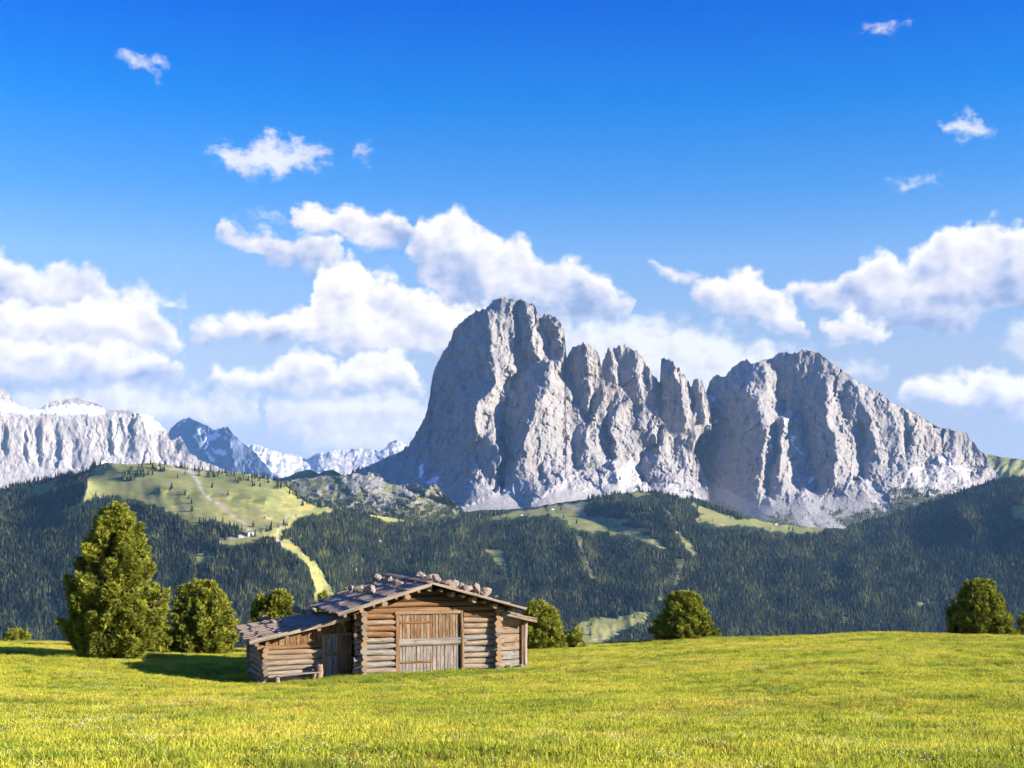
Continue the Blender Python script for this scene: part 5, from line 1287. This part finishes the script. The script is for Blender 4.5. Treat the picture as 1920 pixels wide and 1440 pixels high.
    tk = bpy.data.objects.new('trunk', mesh_from('trunk', np.array(bco), bq, mat=BARK)); COL.objects.link(tk); tk.parent = root
    return root
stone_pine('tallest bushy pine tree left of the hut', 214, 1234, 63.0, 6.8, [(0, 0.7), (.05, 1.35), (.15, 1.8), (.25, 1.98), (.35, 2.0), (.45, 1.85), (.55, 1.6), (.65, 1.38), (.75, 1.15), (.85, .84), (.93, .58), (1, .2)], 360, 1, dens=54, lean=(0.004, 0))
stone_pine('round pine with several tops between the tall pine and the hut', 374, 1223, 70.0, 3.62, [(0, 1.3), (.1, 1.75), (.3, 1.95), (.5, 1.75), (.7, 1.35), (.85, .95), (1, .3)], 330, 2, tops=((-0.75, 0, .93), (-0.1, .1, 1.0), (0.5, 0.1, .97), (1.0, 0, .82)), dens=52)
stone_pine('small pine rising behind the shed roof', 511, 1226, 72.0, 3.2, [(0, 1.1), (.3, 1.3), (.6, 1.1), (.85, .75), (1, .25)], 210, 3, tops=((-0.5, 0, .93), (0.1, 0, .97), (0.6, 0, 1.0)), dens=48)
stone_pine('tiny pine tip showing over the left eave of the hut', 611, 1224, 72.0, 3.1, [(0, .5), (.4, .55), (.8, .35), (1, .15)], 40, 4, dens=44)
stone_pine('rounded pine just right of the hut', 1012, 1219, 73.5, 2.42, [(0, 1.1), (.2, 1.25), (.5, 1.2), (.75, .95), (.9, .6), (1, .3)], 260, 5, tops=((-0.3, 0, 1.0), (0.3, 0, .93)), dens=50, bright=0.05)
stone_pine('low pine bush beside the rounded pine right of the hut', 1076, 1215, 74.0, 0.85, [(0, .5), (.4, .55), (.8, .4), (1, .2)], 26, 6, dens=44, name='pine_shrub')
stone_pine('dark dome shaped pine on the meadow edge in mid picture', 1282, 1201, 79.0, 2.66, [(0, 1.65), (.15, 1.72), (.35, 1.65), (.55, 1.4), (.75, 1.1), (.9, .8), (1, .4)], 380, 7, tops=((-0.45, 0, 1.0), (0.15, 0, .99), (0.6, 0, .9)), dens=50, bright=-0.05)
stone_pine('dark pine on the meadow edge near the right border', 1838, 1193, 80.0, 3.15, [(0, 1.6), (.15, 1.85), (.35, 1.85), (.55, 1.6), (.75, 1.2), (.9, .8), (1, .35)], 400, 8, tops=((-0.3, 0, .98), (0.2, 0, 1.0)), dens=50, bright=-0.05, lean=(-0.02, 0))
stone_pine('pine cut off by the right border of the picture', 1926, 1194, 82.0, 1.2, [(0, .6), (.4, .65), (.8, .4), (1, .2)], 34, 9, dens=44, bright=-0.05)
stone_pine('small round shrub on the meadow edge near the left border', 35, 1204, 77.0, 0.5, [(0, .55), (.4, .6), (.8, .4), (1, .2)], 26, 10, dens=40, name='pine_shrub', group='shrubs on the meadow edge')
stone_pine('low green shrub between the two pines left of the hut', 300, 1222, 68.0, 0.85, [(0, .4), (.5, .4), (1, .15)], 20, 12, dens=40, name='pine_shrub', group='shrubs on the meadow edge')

# ------------------------------------------------------------------ meadow grass and flowers
def grass_material(name, ramp_):
    m, T = new_mat(name)
    pos = T.n('ShaderNodeNewGeometry').outputs['Position']; rnd = T.n('ShaderNodeObjectInfo').outputs['Random']
    n = T.m('ADD', T.m('MULTIPLY', T.noise(pos, 0.16, 4.0, 0.62), 0.6), T.m('MULTIPLY', T.noise(T.vm('MULTIPLY', pos, (0.35, 1.0, 1.0)), 0.9, 3.0, 0.6), 0.4))
    f = T.m('ADD', T.m('MULTIPLY', T.m('SUBTRACT', n, 0.5), 2.6), T.m('MULTIPLY_ADD', T.m('SUBTRACT', rnd, 0.5), 0.55, 0.5), clamp=True)
    c = T.ramp(f, ramp_)
    d = T.n('ShaderNodeBsdfDiffuse'); T.l(c, d.inputs['Color'])
    t = T.n('ShaderNodeBsdfTranslucent'); T.l(c, t.inputs['Color'])
    mx = T.n('ShaderNodeMixShader'); mx.inputs[0].default_value = 0.4; T.l(d.outputs[0], mx.inputs[1]); T.l(t.outputs[0], mx.inputs[2])
    o = T.n('ShaderNodeOutputMaterial'); T.l(mx.outputs[0], o.inputs['Surface']); return m
GRASS = grass_material('meadow_grass', [(0.0, (0.24, 0.31, 0.04)), (0.35, (0.44, 0.47, 0.055)), (0.65, (0.58, 0.565, 0.075)), (1.0, (0.66, 0.56, 0.11))])
GRASS_DARK = grass_material('tall_meadow_grass', [(0.0, (0.13, 0.21, 0.03)), (0.5, (0.24, 0.31, 0.04)), (1.0, (0.42, 0.42, 0.06))])
def flat_material(name, col):
    m, T = new_mat(name); b = T.n('ShaderNodeBsdfDiffuse'); b.inputs['Color'].default_value = col+(1,)
    o = T.n('ShaderNodeOutputMaterial'); T.l(b.outputs[0], o.inputs['Surface']); return m
STRAW = grass_material('dry_stalks', [(0.0, (0.30, 0.22, 0.08)), (0.5, (0.36, 0.20, 0.07)), (1.0, (0.42, 0.30, 0.12))])
PETAL_W, PETAL_Y = flat_material('white_petals', (0.66, 0.65, 0.50)), flat_material('yellow_petals', (0.75, 0.50, 0.03))
def tuft_mesh(seed, n=52, rad=0.20, h=(0.07, 0.17), w=0.0075, mat=None):
    rng = random.Random(seed); co, tr, q = [], [], []
    for i in range(n):
        a, r = rng.uniform(0, 6.283), rad*math.sqrt(rng.random()); x, y = r*math.cos(a), r*math.sin(a)
        hh = rng.uniform(*h); la = rng.uniform(0, 6.283); l = hh*rng.uniform(0.1, 0.75); b = rng.uniform(0, 6.283)
        ww = w*rng.uniform(.7, 1.3); sx, sy = ww*math.cos(b), ww*math.sin(b); k = len(co)
        co += [(x-sx, y-sy, -0.02), (x+sx, y+sy, -0.02), (x+sx*.8+l*.35*math.cos(la), y+sy*.8+l*.35*math.sin(la), hh*.62), (x-sx*.8+l*.35*math.cos(la), y-sy*.8+l*.35*math.sin(la), hh*.62), (x+l*math.cos(la), y+l*math.sin(la), hh)]
        q.append((k, k+1, k+2, k+3)); tr.append((k+3, k+2, k+4))
    return mesh_from('grass_tuft', np.array(co), q, tr, mat=mat)
def flower_mesh(seed, mat, n=7, rad=0.16, h=(0.06, 0.13), r=0.010):
    rng = random.Random(seed); co, tr = [], []
    for i in range(n):
        a, rr = rng.uniform(0, 6.283), rad*math.sqrt(rng.random()); x, y, hh = rr*math.cos(a), rr*math.sin(a), rng.uniform(*h)
        k = len(co); co.append((x, y, hh+r*.8)); s = r*rng.uniform(.7, 1.3)
        for j in range(6): co.append((x+s*math.cos(j*1.047), y+s*math.sin(j*1.047), hh))
        for j in range(6): tr.append((k, k+1+j, k+1+(j+1) % 6))
        k2 = len(co); co.append((x, y, hh-r)); tr += [(k2, k+1+(j+1) % 6, k+1+j) for j in range(6)]
    return mesh_from('flower', np.array(co), tris=tr, mat=mat)
gcol = bpy.data.collections.new('grass_kinds')
for k in range(6):
    gcol.objects.link(bpy.data.objects.new('grass_tuft', tuft_mesh(300+k, mat=GRASS, h=(0.03, 0.075) if k < 4 else (0.05, 0.12), n=70 if k < 4 else 44, w=0.006)))
tcol = bpy.data.collections.new('tall_grass_kinds')
for k in range(3): tcol.objects.link(bpy.data.objects.new('tall_grass', tuft_mesh(340+k, mat=GRASS_DARK, h=(0.08, 0.21), n=44, rad=0.18, w=0.006)))
scol = bpy.data.collections.new('stalk_kinds')
for k in range(3): scol.objects.link(bpy.data.objects.new('dry_stalk', tuft_mesh(360+k, mat=STRAW, h=(0.08, 0.20), n=12, rad=0.22, w=0.004)))
fcol = bpy.data.collections.new('flower_kinds')
fcol.objects.link(bpy.data.objects.new('white_flower', flower_mesh(1, PETAL_W, 9))); fcol.objects.link(bpy.data.objects.new('white_flower', flower_mesh(2, PETAL_W, 6)))
ycol = bpy.data.collections.new('yellow_flower_kinds'); ycol.objects.link(bpy.data.objects.new('yellow_flower', flower_mesh(3, PETAL_Y, 5))); ycol.objects.link(bpy.data.objects.new('yellow_flower', flower_mesh(4, PETAL_Y, 3)))
def hut_free(x, y):
    c, s = math.cos(HUT_A), math.sin(HUT_A); dx, dy = x-HUT_P.x, y-HUT_P.y
    a, b = dx*c+dy*s, -dx*s+dy*c
    main = (a > -0.15) & (a < 7.2) & (b > -0.12) & (b < 5.2); sh = (a > -3.95) & (a < 0) & (b > 0.9) & (b < 4.3)
    return ~(main | sh)
def scatter(n, seed, y0=13.0, y1=86.0, power=1.0):
    rng = np.random.default_rng(seed)
    Y = y0+(y1-y0)*rng.random(n*2); w = 0.40*Y+3.5
    keep = rng.random(n*2) < w/(0.40*y1+3.5); Y, w = Y[keep], w[keep]
    X = rng.uniform(-1, 1, len(Y))*w
    ok = hut_free(X, Y); return X[ok], Y[ok], rng
def strew(name, X, Y, rng, col, s0, s1, label, cat):
    Z = ground_z(X, Y); n = len(X)
    s = rng.uniform(s0, s1, n)
    nx = np.stack([rng.normal(0, .06, n), rng.normal(0, .06, n), rng.uniform(0, 6.283, n)], 1)
    o = instancer(name, np.stack([X, Y, Z], 1), s, nx, col, sx=s*rng.uniform(.9, 1.25, n))
    o['kind'] = 'stuff'; o['label'] = label; o['category'] = cat
X, Y, rng = scatter(90000, 1)
strew('grass', X, Y, rng, gcol, 0.75, 1.35, 'short sunlit yellow green meadow grass', 'grass')
X, Y, rng = scatter(40000, 2)
d_h = np.hypot(X-HUT_P.x-1.5, Y-HUT_P.y)
keep = rng.random(len(X)) < np.clip(smooth(0.25, 0.6, fbm(X/5, Y/3.2, 3, 950))*0.55+smooth(7.5, 4.0, d_h)*smooth(HUT_P.y+2.5, HUT_P.y-.5, Y)*0.8+0.02, 0, 1)
strew('tall_grass', X[keep], Y[keep], rng, tcol, 0.7, 1.15, 'taller green grass in patches and around the hut', 'grass')
X, Y, rng = scatter(22000, 3)
keep = rng.random(len(X)) < np.clip(smooth(0.0, 0.5, fbm(X/9, Y/6, 3, 960))*0.8+0.10+0.4*smooth(70, 80, Y), 0, 1)
strew('dry_stalks', X[keep], Y[keep], rng, scol, 0.6, 1.15, 'reddish brown dry stalks among the grass', 'grass')
X, Y, rng = scatter(10000, 4)
keep = rng.random(len(X)) < np.clip(smooth(0.05, 0.55, fbm(X/6, Y/4, 3, 970)-0.15+0.45*smooth(34, 18, Y))*0.75+0.01, 0, 1)
strew('white_flowers', X[keep], Y[keep], rng, fcol, 0.7, 1.2, 'small white wildflowers sprinkled through the grass', 'flowers')
X, Y, rng = scatter(9000, 5)
keep = rng.random(len(X)) < np.clip(smooth(0.1, 0.6, fbm(X/7, Y/5, 3, 980))*0.7+0.08, 0, 1)
strew('yellow_flowers', X[keep], Y[keep], rng, ycol, 0.7, 1.3, 'small yellow wildflowers dotted in the grass', 'flowers')
